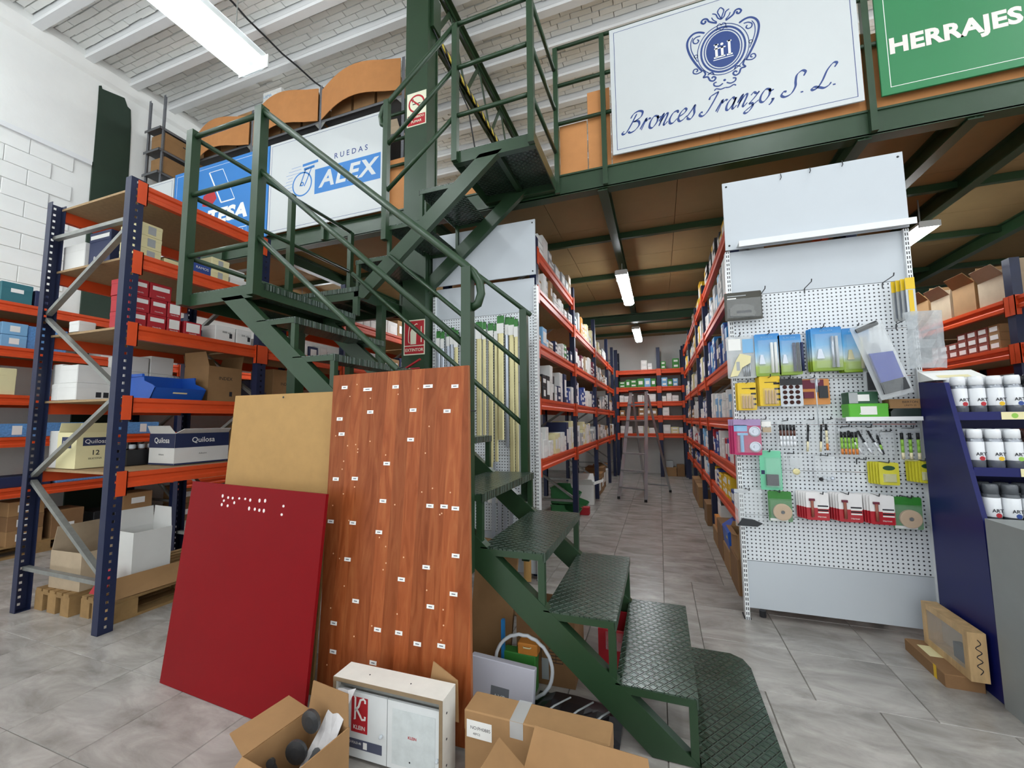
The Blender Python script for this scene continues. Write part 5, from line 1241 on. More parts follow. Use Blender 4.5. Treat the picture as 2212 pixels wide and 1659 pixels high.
# --- Bronces Iranzo
s, w, h = sign('wall_sign', 'white sign with a navy crest and script lettering', -.28, 1.42, 3.50, 4.62, SW, NAVYINK)
EM = MB()
cx, cy = 0.0, 0.0
EM.disc(cx, cy, .118, 0, 36, .150)
R_ = EM
for (ra, rb_, e) in ((.126, .134, 1.26), (.146, .160, 1.22)): R_.ring(0, 0, ra, rb_, 0, 48, 0, 2 * PI, e)
R_.ring(0, 0, .176, .182, 0, 48, 0, 2 * PI, 1.18)
def sp_(sx, pts, wd): EM.ribbon([(sx * a, b) for a, b in pts], wd, smooth=5)
for sx in (-1, 1):
    sp_(sx, [(.03, .235), (.06, .25), (.085, .268), (.10, .295), (.125, .30), (.14, .28), (.125, .262), (.11, .27), (.112, .285)], .014)
    sp_(sx, [(.12, .18), (.16, .20), (.20, .20), (.235, .17), (.25, .12), (.24, .05), (.215, -.02), (.18, -.09), (.15, -.14)], .016)
    sp_(sx, [(.15, .165), (.18, .165), (.205, .145), (.20, .118), (.178, .112), (.165, .128), (.175, .143)], .010)
    sp_(sx, [(.205, .17), (.222, .13), (.222, .07), (.205, .01), (.18, -.05)], .007)
    sp_(sx, [(.15, -.14), (.19, -.15), (.215, -.135), (.21, -.11), (.19, -.108), (.183, -.125), (.196, -.132)], .010)
    sp_(sx, [(.145, -.13), (.13, -.17), (.145, -.195), (.115, -.20), (.10, -.235), (.075, -.245), (.06, -.225), (.075, -.21), (.088, -.222)], .013)
    sp_(sx, [(.115, -.185), (.085, -.17), (.07, -.195)], .010)
    sp_(sx, [(.012, -.285), (.04, -.30), (.07, -.29), (.075, -.268), (.055, -.262)], .011)
    sp_(sx, [(.0, -.325), (.03, -.33), (.06, -.318), (.075, -.33)], .010)
    sp_(sx, [(.028, .185), (.03, .21), (.012, .222), (.0, .205)], .006)
    EM.disc(sx * .015, .33, .002); sp_(sx, [(.0, .255), (.022, .275), (.035, .31), (.06, .325)], .010); sp_(sx, [(.0, .262), (.012, .295), (.022, .33), (.0, .36)], .009)
    sp_(sx, [(.03, .245), (.055, .27), (.065, .295)], .008); EM.ring(sx * .19, 0, .010, .016, 0, 14)
    sp_(sx, [(.0, .165), (.022, .178), (.04, .17)], .006)
EM.disc(0, -.262, .010, 0, 12)
cr = EM.build('crest', NAVYINK, s, (0.0, -.0126, .105), FRONT); cr.scale = (1.0, .98, 1)
mg = MB()
for x, a, b_ in ((-.045, -.055, .055), (-.005, -.055, .022), (.045, -.055, .06)): mg.rect(x - .009, x + .009, a, b_)
for x in (-.045, -.005, .045): mg.rect(x - .02, x + .02, -.062, -.05)
mg.rect(-.062, -.028, .045, .055); mg.rect(.03, .062, .05, .06); mg.rect(-.06, .02, .012, .022); mg.disc(-.005, .045, .011); mg.rect(-.07, .07, -.078, -.072)
mg.build('monogram', PAPER, s, (0, -.0132, .105), FRONT)
# script lettering, pen strokes with thick and thin
GL_ = {
 'B': ([[(.55, 1.55), (.35, .8), (.12, .12), (-.1, -.02), (-.22, .12), (-.1, .25)], [(.15, 1.25), (.3, 1.6), (.65, 1.75), (.98, 1.6), (.95, 1.2), (.6, .95), (.42, .9)], [(.5, .92), (.85, .85), (.98, .5), (.75, .12), (.42, .0), (.25, .15)]], 1.15),
 'r': ([[(0, .1), (.2, .75), (.28, .95), (.34, .7), (.5, .88), (.62, .8)], [(.3, .85), (.12, 0)]], .62),
 'o': ([[(.52, .9), (.25, .95), (.06, .55), (.1, .1), (.35, .0), (.58, .4), (.56, .8), (.5, .92), (.62, .75), (.8, .82)]], .74),
 'n': ([[(0, .4), (.15, .9), (.22, .9), (.08, 0)], [(.12, .3), (.35, .85), (.5, .95), (.52, .7), (.42, .15), (.5, .0), (.68, .25)]], .74),
 'c': ([[(.55, .75), (.48, .95), (.2, .85), (.05, .4), (.15, .03), (.38, .0), (.62, .3)]], .64),
 'e': ([[(.08, .4), (.4, .6), (.5, .85), (.35, .98), (.12, .7), (.06, .25), (.22, .0), (.45, .08), (.66, .35)]], .66),
 's': ([[(0, .2), (.25, .7), (.4, 1.1), (.42, .75), (.5, .35), (.35, .0), (.12, .05), (.1, .2)]], .62),
 'I': ([[(.28, 1.2), (.32, 1.45), (.55, 1.6), (.82, 1.72)], [(.82, 1.72), (.6, .9), (.35, .2), (.1, -.02), (-.12, .1), (-.1, .3), (.05, .3)]], .98),
 'a': ([[(.5, .75), (.35, .95), (.1, .6), (.08, .15), (.25, .0), (.48, .4), (.58, .9), (.5, .2), (.58, .0), (.76, .25)]], .78),
 'z': ([[(.05, .75), (.2, .95), (.4, .82), (.55, .92), (.3, .45), (.1, .12), (.28, .1), (.36, -.15), (.2, -.5), (.0, -.6), (-.08, -.45), (.3, -.1), (.68, .25)]], .70),
 ',': ([[(.14, .1), (.18, .0), (.1, -.25), (.0, -.35)], [(.08, .08), (.2, .08)]], .38),
 '.': ([[(.04, .07), (.2, .07)]], .40),
 'S': ([[(.95, 1.3), (1.0, 1.6), (.75, 1.75), (.5, 1.5), (.52, 1.05), (.6, .6), (.45, .12), (.1, -.02), (-.15, .15), (-.08, .4), (.12, .38)]], 1.0),
 'L': ([[(.9, 1.4), (.98, 1.68), (.75, 1.75), (.5, 1.3), (.38, .6), (.2, .12), (-.05, .0), (-.15, .12), (.0, .22), (.3, .1), (.6, -.02), (.85, .1), (.95, .3)]], 1.05),
 ' ': ([], .45)}
tx = MB(); x = 0.0
for ch in 'Bronces Iranzo, S. L.':
    g, adv = GL_[ch]
    for stt in g: tx.ribbon([((a + x) + b * .28, b) for a, b in stt], (.20 if ch not in ',.' else .24), nib=(.75, .66), smooth=5)
    x += adv
to = tx.build('lettering', NAVYINK, s, (-w / 2 + .10, -.0126, -.40), FRONT); k = (w - .24) / x; to.scale = (k, k * .95, 1)
# --- Herrajes
s, w, h = sign('wall_sign', 'green sign with bold pale lettering at the right edge', 1.515, 3.20, 3.50, 4.62, GREENSIGN, PAPER, .05)
text('HERRAJES', .152, PINKW, s, (-.445, -.0128, -.222), FRONT, bold=.042, space=1.04)
bx_ = MB(); bx_.add([(-.2, 0, 0), (.2, 0, 0), (.2, .2, 0), (-.2, .2, 0), (-.19, .01, 0), (.19, .01, 0), (.19, .19, 0), (-.19, .19, 0)], [(0, 1, 5, 4), (1, 2, 6, 5), (2, 3, 7, 6), (3, 0, 4, 7)]); bx_.build('emblem_box', PAPER, s, (-.22, -.0126, .05), FRONT); MB().rect(-.185, .185, .015, .185).build('emblem_fill', BLACK, s, (-.22, -.0126, .05), FRONT)
# --- Alex
s, w, h = sign('wall_sign', 'white sign with a blue castor wheel emblem', -4.14, -2.53, 3.45, 4.535, SW, NAVYINK, .03)
c0 = Vector((-(-4.14 - 2.53) / 2 * -1, 0, (3.45 + 4.535) / 2))
def L(x, z): return (x - (-4.14 - 2.53) / 2, z - (3.45 + 4.535) / 2)
a = L(-3.46, 3.80); c = L(-2.595, 4.085)
MB().rect(a[0], c[0], a[1], c[1]).build('name_panel', BLUEINK, s, (0, -.0126, 0), FRONT)
text('ALEX', .25, SW, s, ((a[0] + c[0]) / 2, -.0132, (a[1] + c[1]) / 2), FRONT, bold=.03, shear=.2, sx=1.12, space=1.15)
text('RUEDAS', .085, NAVYINK, s, (L(-2.98, 0)[0], -.0126, L(0, 4.175)[1]), FRONT, space=1.6, bold=.012)
wm = MB(); q = L(-3.64, 3.955); wm.ring(q[0], q[1], .125, .142, 0, 36); wm.ring(q[0], q[1], .012, .026, 0, 16)
fk = [(q[0] - .03, q[1] - .02), (q[0] + .045, q[1] + .16), (q[0] + .13, q[1] + .17), (q[0] + .06, q[1] + .02), (q[0] + .03, q[1] - .03)]
wm.ribbon(fk, .014, smooth=0, taper=False); wm.ribbon([(q[0] + .02, q[1] + .165), (q[0] + .17, q[1] + .175)], .03, smooth=0, taper=False); wm.ribbon([(q[0] + .0, q[1] + .215), (q[0] + .22, q[1] + .225)], .03, smooth=0, taper=False)
for i in range(11): wm.ribbon([(q[0] - .16 - .02 * (i % 3) - .06 * math.sin(i / 3), q[1] + .21 - .037 * i), (q[0] - (.02 if i < 3 else .14), q[1] + .215 - .037 * i)], .006, smooth=0)
wm.build('wheel_emblem', BLUEINK, s, (0, -.0126, 0), FRONT)
# --- Tesa
s, w, h = sign('wall_sign', 'blue sign with white lettering behind the landing rail', -5.80, -4.15, 3.44, 4.53, BLUEINK, PAPER, .045)
def L2(x, z): return (x + 4.975, z - 3.985)
tq = MB(); P = [L2(-5.155, 4.42), L2(-4.918, 4.42), L2(-4.688, 3.995), L2(-4.917, 3.99)]
tq.ribbon([P[0], P[1]], .008, smooth=0, taper=False); tq.ribbon([P[1], P[2]], .008, smooth=0, taper=False); tq.ribbon([P[2], P[3]], .016, smooth=0, taper=False); tq.ribbon([P[3], P[0]], .02, smooth=0, taper=False); tq.build('door_outline', PAPER, s, (0, -.0126, 0), FRONT)
rq_ = MB(); pts = [L2(-5.24, 4.13), L2(-5.06, 4.19), L2(-5.0, 4.06), L2(-5.10, 3.97), L2(-5.25, 4.0)]; rq_.add([(a, b, 0) for a, b in pts], [(0, 1, 2, 3, 4)]); rq_.build('emblem', REDINK, s, (0, -.0124, 0), FRONT)
text('TESA', .24, PAPER, s, (L2(-4.82, 0)[0], -.0128, L2(0, 3.82)[1]), FRONT, bold=.05, shear=.12, sx=1.25)
MB().ribbon([(-.15, -.03), (.15, -.03), (.15, .04), (-.15, .04), (-.15, -.03)], .008, smooth=0, taper=False).build('small_box', PAPER, s, (L2(-4.62, 0)[0], -.0126, L2(0, 3.58)[1]), FRONT); text('ENTRADA', .045, PAPER, s, (L2(-4.62, 0)[0], -.0126, L2(0, 3.585)[1]), FRONT)
# --- plain white at the far left
s, w, h = sign('wall_sign', 'plain white sign board at the left end of the mezzanine rail', -6.75, -5.82, 3.46, 4.50, SW, NAVYINK, .03)
text('HERRAJES', .09, INK, s, (.15, -.0126, -.1), FRONT)
# --- safety signs on the column
PHOS = mat('phosphor_board', '#e9ead0', .6)
def small_sign(label, x0, x1, z0, z1):
    s = thing('safety_sign', label, 'sign', ((x0 + x1) / 2, 3.2485, (z0 + z1) / 2)); w, h = x1 - x0, z1 - z0
    MB().box(-w / 2, w / 2, 0, .0012, -h / 2, h / 2).build('board', PHOS, s); return s, w, h
s, w, h = small_sign('no smoking sign fixed high on the green column', -2.232, -2.015, 4.19, 4.54)
q = MB(); q.ring(0, .055, .075, .092, 0, 40); q.ribbon([(-.06, .055 + .055), (.06, .055 - .055)], .016, smooth=0, taper=False); q.build('ban_ring', REDINK, s, (0, -.0008, 0), FRONT)
MB().rect(-.06, .03, .048, .058).build('cigarette', INK, s, (.015, -.0004, 0), FRONT); MB().ribbon([(-.045, .07), (-.05, .09), (-.035, .10), (-.045, .115)], .006).build('smoke_curl', INK, s, (0, -.0004, 0), FRONT)
MB().rect(-w / 2 + .01, w / 2 - .01, -h / 2 + .01, -.06).build('caption_panel', REDINK, s, (0, -.0004, 0), FRONT); text('PROHIBIDO', .032, PHOS, s, (0, -.001, -.085), FRONT, bold=.015); text('FUMAR', .036, PHOS, s, (0, -.001, -.13), FRONT, bold=.015)
s, w, h = small_sign('red fire extinguisher sign lettered EXTINTOR on the green column', -2.231, -2.004, 1.932, 2.262)
MB().rect(-w / 2 + .01, w / 2 - .01, -.075, h / 2 - .01).build('picture_panel', REDINK, s, (0, -.0004, 0), FRONT); MB().rect(-w / 2 + .01, w / 2 - .01, -h / 2 + .01, -.083).build('caption_panel', REDINK, s, (0, -.0004, 0), FRONT)
text('EXTINTOR', .04, PHOS, s, (0, -.001, -.12), FRONT, bold=.02)
q = MB(); q.add([(-.03, -.065, 0), (.03, -.065, 0), (.033, .05, 0), (.022, .075, 0), (.008, .085, 0), (.008, .10, 0), (-.008, .10, 0), (-.008, .085, 0), (-.022, .075, 0), (-.033, .05, 0)], [tuple(range(10))]); q.ribbon([(0, .1), (-.035, .11), (-.05, .06), (-.052, -.03), (-.04, -.055)], .008); q.ribbon([(0, .105), (.03, .125), (.045, .12)], .008); q.build('pictogram', PHOS, s, (-.01, -.001, 0), FRONT)
MB().rect(.07, .08, -.05, .10).build('bar', PHOS, s, (0, -.001, 0), FRONT)
# fire extinguisher below it
fe = thing('fire_extinguisher', 'red fire extinguisher hanging on the green column behind the wood board', 'extinguisher', (-2.10, 3.14, 1.12))
MB().lathe([(.07, 0), (.08, .01), (.08, .50), (.06, .56), (.025, .60), (.025, .63)], 20).build('cylinder', mat('extinguisher_red', '#b01722', .3), fe, smooth=True)
MB().box(-.025, .025, -.02, .02, .63, .67).build('valve', BRASS, fe); q = MB(); q.bar((-.03, 0, .675), (.12, 0, .75), .022, .012); q.build('lever', REDBOX, fe); q = MB(); q.bar((-.02, 0, .665), (.11, 0, .67), .022, .01); q.build('grip', REDBOX, fe)
MB().tube([(-.03, 0, .65), (-.09, -.02, .62), (-.10, -.02, .4), (-.09, -.02, .15)], .012, 8).build('hose', BLACK, fe, smooth=True); MB().box(-.03, .03, .08, .108, .3, .36).build('bracket', GALV, fe)
# ================================================================ CARTONS IN THE AISLE RACKS
CN = {'white_carton': 'white', 'grey_carton': 'grey', 'navy_carton': 'navy', 'cardboard': 'brown', 'cardboard_dark': 'dark brown', 'cardboard_grey': 'beige', 'blue_carton': 'blue', 'green_carton': 'green', 'yellow_carton': 'yellow', 'maroon_carton': 'maroon',
      'light_blue_carton': 'light blue', 'cyan_card': 'bright blue', 'cream_carton': 'cream', 'red_carton': 'red', 'black_plastic': 'black', 'teal_carton': 'teal', 'orange_card': 'orange'}
DARKLAB = {'navy_carton', 'blue_carton', 'green_carton', 'maroon_carton', 'black_plastic', 'red_carton', 'cardboard', 'teal_carton', 'cardboard_dark', 'cyan_card'}
def fill_row(xf, facing, ya, yb, z, hmax, pal, where, group, wr=(.09, .17), stack=True, depth=.24, fr=.98):
    """a row of cartons on a shelf front; facing +1 looks to +X, -1 to -X"""
    y = ya
    while y < yb - .05:
        w = min(rnd.uniform(*wr), yb - y); mt = rnd.choice(pal); h0 = rnd.uniform(.45, 1.0) * hmax
        n = 1
        if stack and rnd.random() < .5: n = rnd.choice((2, 3))
        h0 = min(h0, hmax); hh = h0 / n
        xo = rnd.uniform(0, .03)
        for k in range(n):
            lb_ = CN[mt.name] + ' carton ' + re.sub(r'on the (\w+) shelf of the (\w+ aisle|end) rack', r'on \2 rack, \1 shelf', where)
            later(xf - facing * (depth / 2 + .012 + xo), y + w / 2, z + hh * k, depth, w - .006, hh - .003, mt, lb_, group, side=1 if facing > 0 else 3, st_w=rnd.choice((.7, .8, .5)), st_h=rnd.choice((.6, .5, .35)), name='carton', lid=hh > .07)
        y += w * rnd.choice((1.0, 1.0, 1.03, 1.25 if fr < .9 else 1.0))
G1 = 'cartons in the left aisle rack'; G2 = 'cartons in the right aisle rack'; G3 = 'cartons in the end rack'
W4 = [WBOX, GREYBOX, WBOX, CARD]
left = [  # (bay start, end, shelf z, max height, palette, words)
    (3.60, 5.20, 2.90, .26, [GREYBOX, WBOX, GREYBOX, CARD3], 'on the highest shelf of the left aisle rack, near bay', (.12, .22)),
    (3.60, 4.2, 2.54, .22, [CARD, CARD, WBOX], 'on the second shelf of the left aisle rack, nearest', (.09, .13)), (4.2, 5.20, 2.54, .20, [WBOX, GREYBOX, WBOX], 'on the second shelf of the left aisle rack, near bay', (.08, .14)),
    (3.60, 4.3, 2.03, .22, [CARD, CARD3, WBOX, LBLUE], 'on the third shelf of the left aisle rack, nearest', (.12, .2)), (4.3, 5.20, 2.03, .22, [WBOX, GBOX, WBOX, NBOX], 'on the third shelf of the left aisle rack, near bay', (.08, .14)),
    (3.60, 4.35, 1.52, .36, [WBOX, BLACK, CARD, WBOX], 'on the fourth shelf of the left aisle rack, nearest', (.12, .18)), (4.35, 5.20, 1.52, .34, [NBOX, WBOX, WBOX, BBOX], 'on the fourth shelf of the left aisle rack, near bay', (.1, .16)),
    (3.60, 4.2, .97, .30, [WBOX, TEAL, GBOX, WBOX], 'on the lowest shelf of the left aisle rack, nearest', (.1, .15)), (4.2, 5.20, .97, .36, [WBOX, NBOX, NBOX, CREAM], 'on the lowest shelf of the left aisle rack, near bay', (.1, .16)),
    (5.35, 7.05, 2.54, .30, [CREAM, GREYBOX, OCARD, WBOX, TEAL], 'on the second shelf of the left aisle rack, middle bay', (.1, .2)), (5.35, 7.05, 2.03, .32, [WBOX, MAROON, MAROON, CARD3, WBOX], 'on the third shelf of the left aisle rack, middle bay', (.12, .22)),
    (5.35, 7.05, 1.52, .36, [BBOX, NBOX, WBOX, WBOX], 'on the fourth shelf of the left aisle rack, middle bay', (.12, .2)), (5.35, 7.05, .97, .34, [GREYBOX, WBOX, CREAM], 'on the lowest shelf of the left aisle rack, middle bay', (.12, .18)),
    (7.2, 8.9, 2.54, .22, [CREAM, WBOX, GREYBOX], 'on the second shelf of the left aisle rack, third bay', (.14, .24)), (7.2, 8.9, 2.03, .26, [WBOX, CARD, GREYBOX], 'on the third shelf of the left aisle rack, third bay', (.14, .24)),
    (7.2, 8.9, 1.52, .32, [WBOX, BLACK, GREYBOX], 'on the fourth shelf of the left aisle rack, third bay', (.14, .24)), (7.2, 8.9, .97, .30, [WBOX, GREYBOX, CARD], 'on the lowest shelf of the left aisle rack, third bay', (.14, .24)),
    (9.05, 9.98, 1.52, .3, [WBOX, NBOX, CARD], 'on the fourth shelf of the left aisle rack, last bay', (.14, .24)), (9.05, 9.98, .97, .3, [WBOX, CARD], 'on the lowest shelf of the left aisle rack, last bay', (.14, .24))]
for (a, b_, z, hm_, pal, wd, wr) in left: fill_row(-1.0, 1, a, b_, z, hm_, pal, wd, G1, wr)
right = [(3.60, 5.5, 2.88, .26, [YBOX, YBOX, BLACK], 'on the highest shelf of the right aisle rack', (.14, .22)), (5.7, 7.4, 2.88, .28, [YBOX, CARD3, BLACK], 'on the highest shelf of the right aisle rack, further in', (.16, .26)),
         (3.60, 5.5, 2.38, .34, [GREYBOX, LBLUE, WBOX, GREYBOX], 'on the second shelf of the right aisle rack', (.1, .18)), (3.60, 5.5, 1.82, .40, [CYAN, BBOX, CYAN, BLACK], 'on the third shelf of the right aisle rack', (.1, .2)),
         (3.60, 5.5, 1.33, .30, [WBOX, LBLUE, WBOX, BLACK], 'on the fourth shelf of the right aisle rack', (.1, .16)), (3.60, 5.5, .93, .30, [BBOX, BBOX, WBOX, RED := REDBOX], 'on the fifth shelf of the right aisle rack', (.12, .2)),
         (3.60, 5.5, .58, .22, [BBOX, YBOX, WBOX], 'on the lowest shelf of the right aisle rack', (.14, .24)),
         (5.75, 6.65, 2.38, .3, [WBOX, GREYBOX, YBOX], 'on the second shelf of the right aisle rack, middle bay', (.12, .2)), (5.75, 6.65, 1.82, .34, [CREAM, GBOX, BBOX, YBOX], 'on the third shelf of the right aisle rack, middle bay', (.12, .2)), (5.75, 6.65, 1.33, .28, [WBOX, BBOX], 'on the fourth shelf of the right aisle rack, middle bay', (.12, .2)),
         (5.75, 6.65, .93, .28, [WBOX, TEAL, LBLUE], 'on the fifth shelf of the right aisle rack, middle bay', (.12, .2)), (5.75, 6.65, .58, .26, [LBLUE, CARD, WBOX], 'on the lowest shelf of the right aisle rack, middle bay', (.12, .2)),
         (6.85, 9.9, 2.38, .3, [WBOX, GREYBOX, YBOX], 'on the second shelf of the right aisle rack, far bays', (.18, .3)), (6.85, 9.9, 1.82, .3, [WBOX, CREAM, GREYBOX], 'on the third shelf of the right aisle rack, far bays', (.18, .3)), (6.85, 9.9, 1.33, .28, [WBOX, CARD], 'on the fourth shelf of the right aisle rack, far bays', (.18, .3)), (6.85, 9.9, .93, .26, [WBOX, REDBOX, BBOX], 'on the fifth shelf of the right aisle rack, far bays', (.18, .3)), (6.85, 9.9, .58, .26, [BBOX, CARD], 'on the lowest shelf of the right aisle rack, far bays', (.18, .3))]
for (a, b_, z, hm_, pal, wd, wr) in right:
    for seg in ((3.50, 5.58), (5.70, 6.70), (6.80, 8.36), (8.48, 9.95)):
        aa, bb = max(a, seg[0]), min(b_, seg[1])
        if bb - aa > .15: fill_row(.56, -1, aa, bb, z, hm_, pal, wd, G2, wr, depth=.22)
# rack across the end of the aisle: cartons face -Y
for z, pal, hm_, wd, dens in ((2.49, [GBOX, WBOX, WBOX], .24, 'on the highest shelf of the end rack', .4), (2.08, [LBLUE, WBOX, WBOX, GBOX], .22, 'on the second shelf of the end rack', .9), (1.73, [WBOX, WBOX, CARD], .20, 'on the third shelf of the end rack', .85), (1.40, [CARD, WBOX, GBOX], .22, 'on the fourth shelf of the end rack', .8), (.99, [WBOX, WBOX, CREAM], .20, 'on the lowest shelf of the end rack', .95)):
    for xa, xb in ((-.89, -.04), (.07, .50)):
        x = xa
        while x < xb - .08:
            w = min(rnd.uniform(.10, .18), xb - x); mt = rnd.choice(pal)
            if rnd.random() < dens:
                n = rnd.choice((1, 2)); hh = rnd.uniform(.6, 1) * hm_ / n
                for k in range(n): later(x + w / 2, 10.30, z + hh * k, w - .008, .22, hh - .003, mt, CN[mt.name] + ' carton ' + re.sub(r'on the (\w+) shelf of the end rack', r'on end rack, \1 shelf', wd), G3, side=0, st_w=.6, st_h=.4)
            x += w
# the cartons that show largest are things of their own, the far small ones one mass
def score(a):
    x, y, z, w, d, h = a[:6]; v = Vector((x, y, z + h / 2 - 1.32)); return max(w, d) * h / v.length_squared
DEFER.sort(key=lambda q: -score(q[0]))
KEEP = 175
for a, k in DEFER[:KEEP]: carton(*a, **k)
far = MB(); slots = []
def slot(m_):
    if m_ not in slots: slots.append(m_)
    return slots.index(m_)
for a, k in DEFER[KEEP:]:
    x, y, z, w, d, h, mt = a[:7]; far.mi = slot(mt); far.cbox(x - w / 2, x + w / 2, y - d / 2, y + d / 2, z, z + h, .003)
    far.mi = slot(PAPER); sd = k.get('side'); hh = h * k.get('st_h', .45) / 2; zc = z + h / 2
    if sd == 0: q = w * k.get('st_w', .6) / 2; far.box(x - q, x + q, y - d / 2 - .001, y - d / 2, zc - hh, zc + hh)
    elif sd is not None:
        q = d * k.get('st_w', .6) / 2; X_ = x + (w / 2 if sd == 1 else -w / 2 - .001); far.box(X_, X_ + .001, y - q, y + q, zc - hh, zc + hh)
tag(far.build('distant_cartons', slots), 'mass of small labelled cartons filling the far rack bays', 'cartons', None, 'stuff')
# floor level of the aisle: left
for i, (x, y, z) in enumerate(((-1.22, 5.60, 0.002), (-1.20, 6.08, 0.002), (-1.22, 5.60, .222))):
    stack_bin('storage_bin', ['green plastic bin nearest on the aisle floor at the left', 'green plastic bin further along the aisle floor', 'green plastic bin stacked on the nearest one'][i], x, y, z, .34, .42, .21, GCRATE, 0)
open_carton(-1.22, 6.72, .002, .40, .36, .30, 'white and brown open carton under the left aisle rack', .1, (50, 70, 40, None), .16, WBOX)
carton(-1.20, 7.45, .002, .34, .36, .28, CARD2, 'dark brown carton on the floor under the left aisle rack', side=1); carton(-1.20, 7.85, .002, .34, .36, .34, CARD, 'brown carton behind the dark one on the left aisle floor', side=1)
carton(-1.22, 8.27, .002, .34, .4, .4, CARD2, 'tall brown carton on the far left aisle floor', side=1); carton(-1.22, 8.70, .002, .34, .36, .3, WBOX, 'white carton on the far left aisle floor', side=1); carton(-1.22, 9.25, .002, .34, .38, .36, CARD, 'last brown carton on the left aisle floor', side=1)
rdb = carton(-1.05, 5.90, .002, .16, .12, .10, REDBOX, 'small red carton by the green bins on the floor')
# floor level of the aisle: right
fl_r = [(3.75, .36, .26, CARD2, 'nearest brown carton on the right aisle floor'), (4.15, .36, .20, CARD, 'second brown carton on the right aisle floor'), (4.55, .36, .32, CARD2, 'third brown carton on the right aisle floor'), (4.95, .36, .16, CARD, 'fourth brown carton on the right aisle floor'), (5.90, .36, .26, CARD2, 'brown carton past the blue post on the right aisle floor'), (7.04, .40, .3, CARD, 'brown carton further in on the right aisle floor'), (7.48, .4, .3, CARD2, 'dark brown carton further in on the right aisle floor'), (7.93, .4, .3, CARD, 'far brown carton on the right aisle floor')]
for (y, d_, h_, mt, lb_) in fl_r: carton(.66, y, .002, .30, d_, h_, mt, lb_, 'brown cartons on the right aisle floor')
oc = open_carton(.66, 3.74, .265, .28, .32, .17, 'open brown carton topping the nearest floor carton at the panel edge', 0, (8, None, 8, 80), .04, CARD)
bb = thing('storage_bin', 'blue plastic bin with a white mark above the aisle floor cartons', 'bin', (.66, 4.18, .204)); q = MB()
q.prism([(-.14, 0), (.14, 0), (.14, .24), (-.02, .24), (-.15, .14)], 'y', -.17, .17); q.build('body', BIN, bb); MB().box(-.001, 0, -.03, .03, -.04, .04).build('label', PAPER, bb, (-.089, -.02, .185), (0, .92, 0)); MB().box(-.001, 0, -.03, .03, -.012, .012).build('label', YGREEN, bb, (-.146, -.08, .09))
carton(.66, 5.0, .164, .26, .24, .11, OCARD, 'amber yellow carton on the aisle floor cartons', name='amber_carton'); wo = open_carton(.68, 5.02, .277, .22, .24, .13, 'white carton standing open on the amber carton', 0, (None, None, 0, 5), .06, WBOX)
# ---- things at the end wall
carton(.18, 10.45, .002, .3, .25, .2, CARD, 'brown carton on the floor at the end wall, left'); carton(.42, 10.45, .002, .16, .25, .26, CARD2, 'brown carton on the floor at the end wall, right'); carton(.18, 10.45, .203, .16, .2, .14, GREYBOX, 'grey carton topping the left one at the end wall')

# ================================================================ STEP LADDER
ld = thing('step_ladder', 'aluminium step ladder standing open in the aisle', 'ladder', (0, 0, 0))
FLt, FRt = Vector((-.69, 7.21, .01)), Vector((-.255, 7.03, .01)); T1, T2 = Vector((-.46, 7.55, 1.80)), Vector((-.20, 7.45, 1.80)); RR, RL = Vector((.135, 8.10, .01)), Vector((-.30, 8.28, .01))
for a, b_ in ((FLt, T1), (FRt, T2)): MB().bar(a, b_, .024, .055, (1, .4, 0)).build('front_rail', ALU, ld)
for a, b_ in ((RL, T1 + Vector((.02, .06, -.05))), (RR, T2 + Vector((.02, .06, -.05)))): MB().bar(a, b_, .022, .035, (1, .4, 0)).build('rear_rail', ALU, ld)
for k in range(6):
    t = .10 + .155 * k; a = FLt.lerp(T1, t); b_ = FRt.lerp(T2, t); MB().bar(a, b_, .075, .024).build('step', ALU, ld)
for t in (.06, .55): MB().bar(RL.lerp(T1, t), RR.lerp(T2, t), .022, .016).build('rear_strut', ALU, ld)
MB().bar(T1 + Vector((-.02, .03, .01)), T2 + Vector((.02, .03, .01)), .13, .03).build('top_cap', BLACK, ld)
for a in (FLt, FRt, RR, RL): MB().box(a.x - .022, a.x + .022, a.y - .032, a.y + .032, .001, .04).build('foot', RUBBER, ld)

# ================================================================ LIGHT FITTINGS
def fitting(label, x, y0, y1, z, w, mt, hang, body_h=.055, tilt=None):
    f = thing('fluorescent_light', label, 'light', (x, (y0 + y1) / 2, z)); L_ = (y1 - y0) / 2
    MB().prism([(-w * .42, 0), (w * .42, 0), (w * .5, -.02), (w * .5, -body_h * .6), (-w * .5, -body_h * .6), (-w * .5, -.02)], 'y', -L_, L_).build('housing', mat('grey_housing', '#c9ccc8', .5), f)
    MB().prism([(-w * .48, 0), (w * .48, 0), (w * .44, -.03), (w * .28, -.05), (-w * .28, -.05), (-w * .44, -.03)], 'y', -L_ + .01, L_ - .01).build('diffuser', mt, f, (0, 0, -body_h * .6))
    for s in (-1, 1): MB().box(-w * .5, w * .5, s * L_ - .008, s * L_ + .008, -body_h * .6 - .03, -.01).build('end_cap', mat('grey_housing', '#c9ccc8'), f)
    for s in (-1, 1):
        for yy in (-.6, .6): MB().box(s * w * .5 - .006, s * w * .5 + .006, yy * L_ - .012, yy * L_ + .012, -body_h * .6 - .02, -.015).build('clip', GALV, f)
    for yy in (-.8, .8): MB().tube([(0, yy * L_, 0), (0, yy * L_, hang)], .006, 6).build('hanger', GALV, f)
    return f
fitting('near fluorescent light hanging over the aisle', -.37, 5.02, 6.40, 3.13, .15, TUBE2, .14)
fitting('far fluorescent light hanging over the aisle', -.37, 8.25, 9.60, 3.13, .15, TUBE2, .14)
fitting('fluorescent light beyond the right display panel', 2.42, 4.75, 6.15, 3.13, .16, TUBE2, .268)
fitting('fluorescent light deep under the left part of the mezzanine', -2.75, 5.0, 6.4, 3.13, .15, TUBE2, .268)
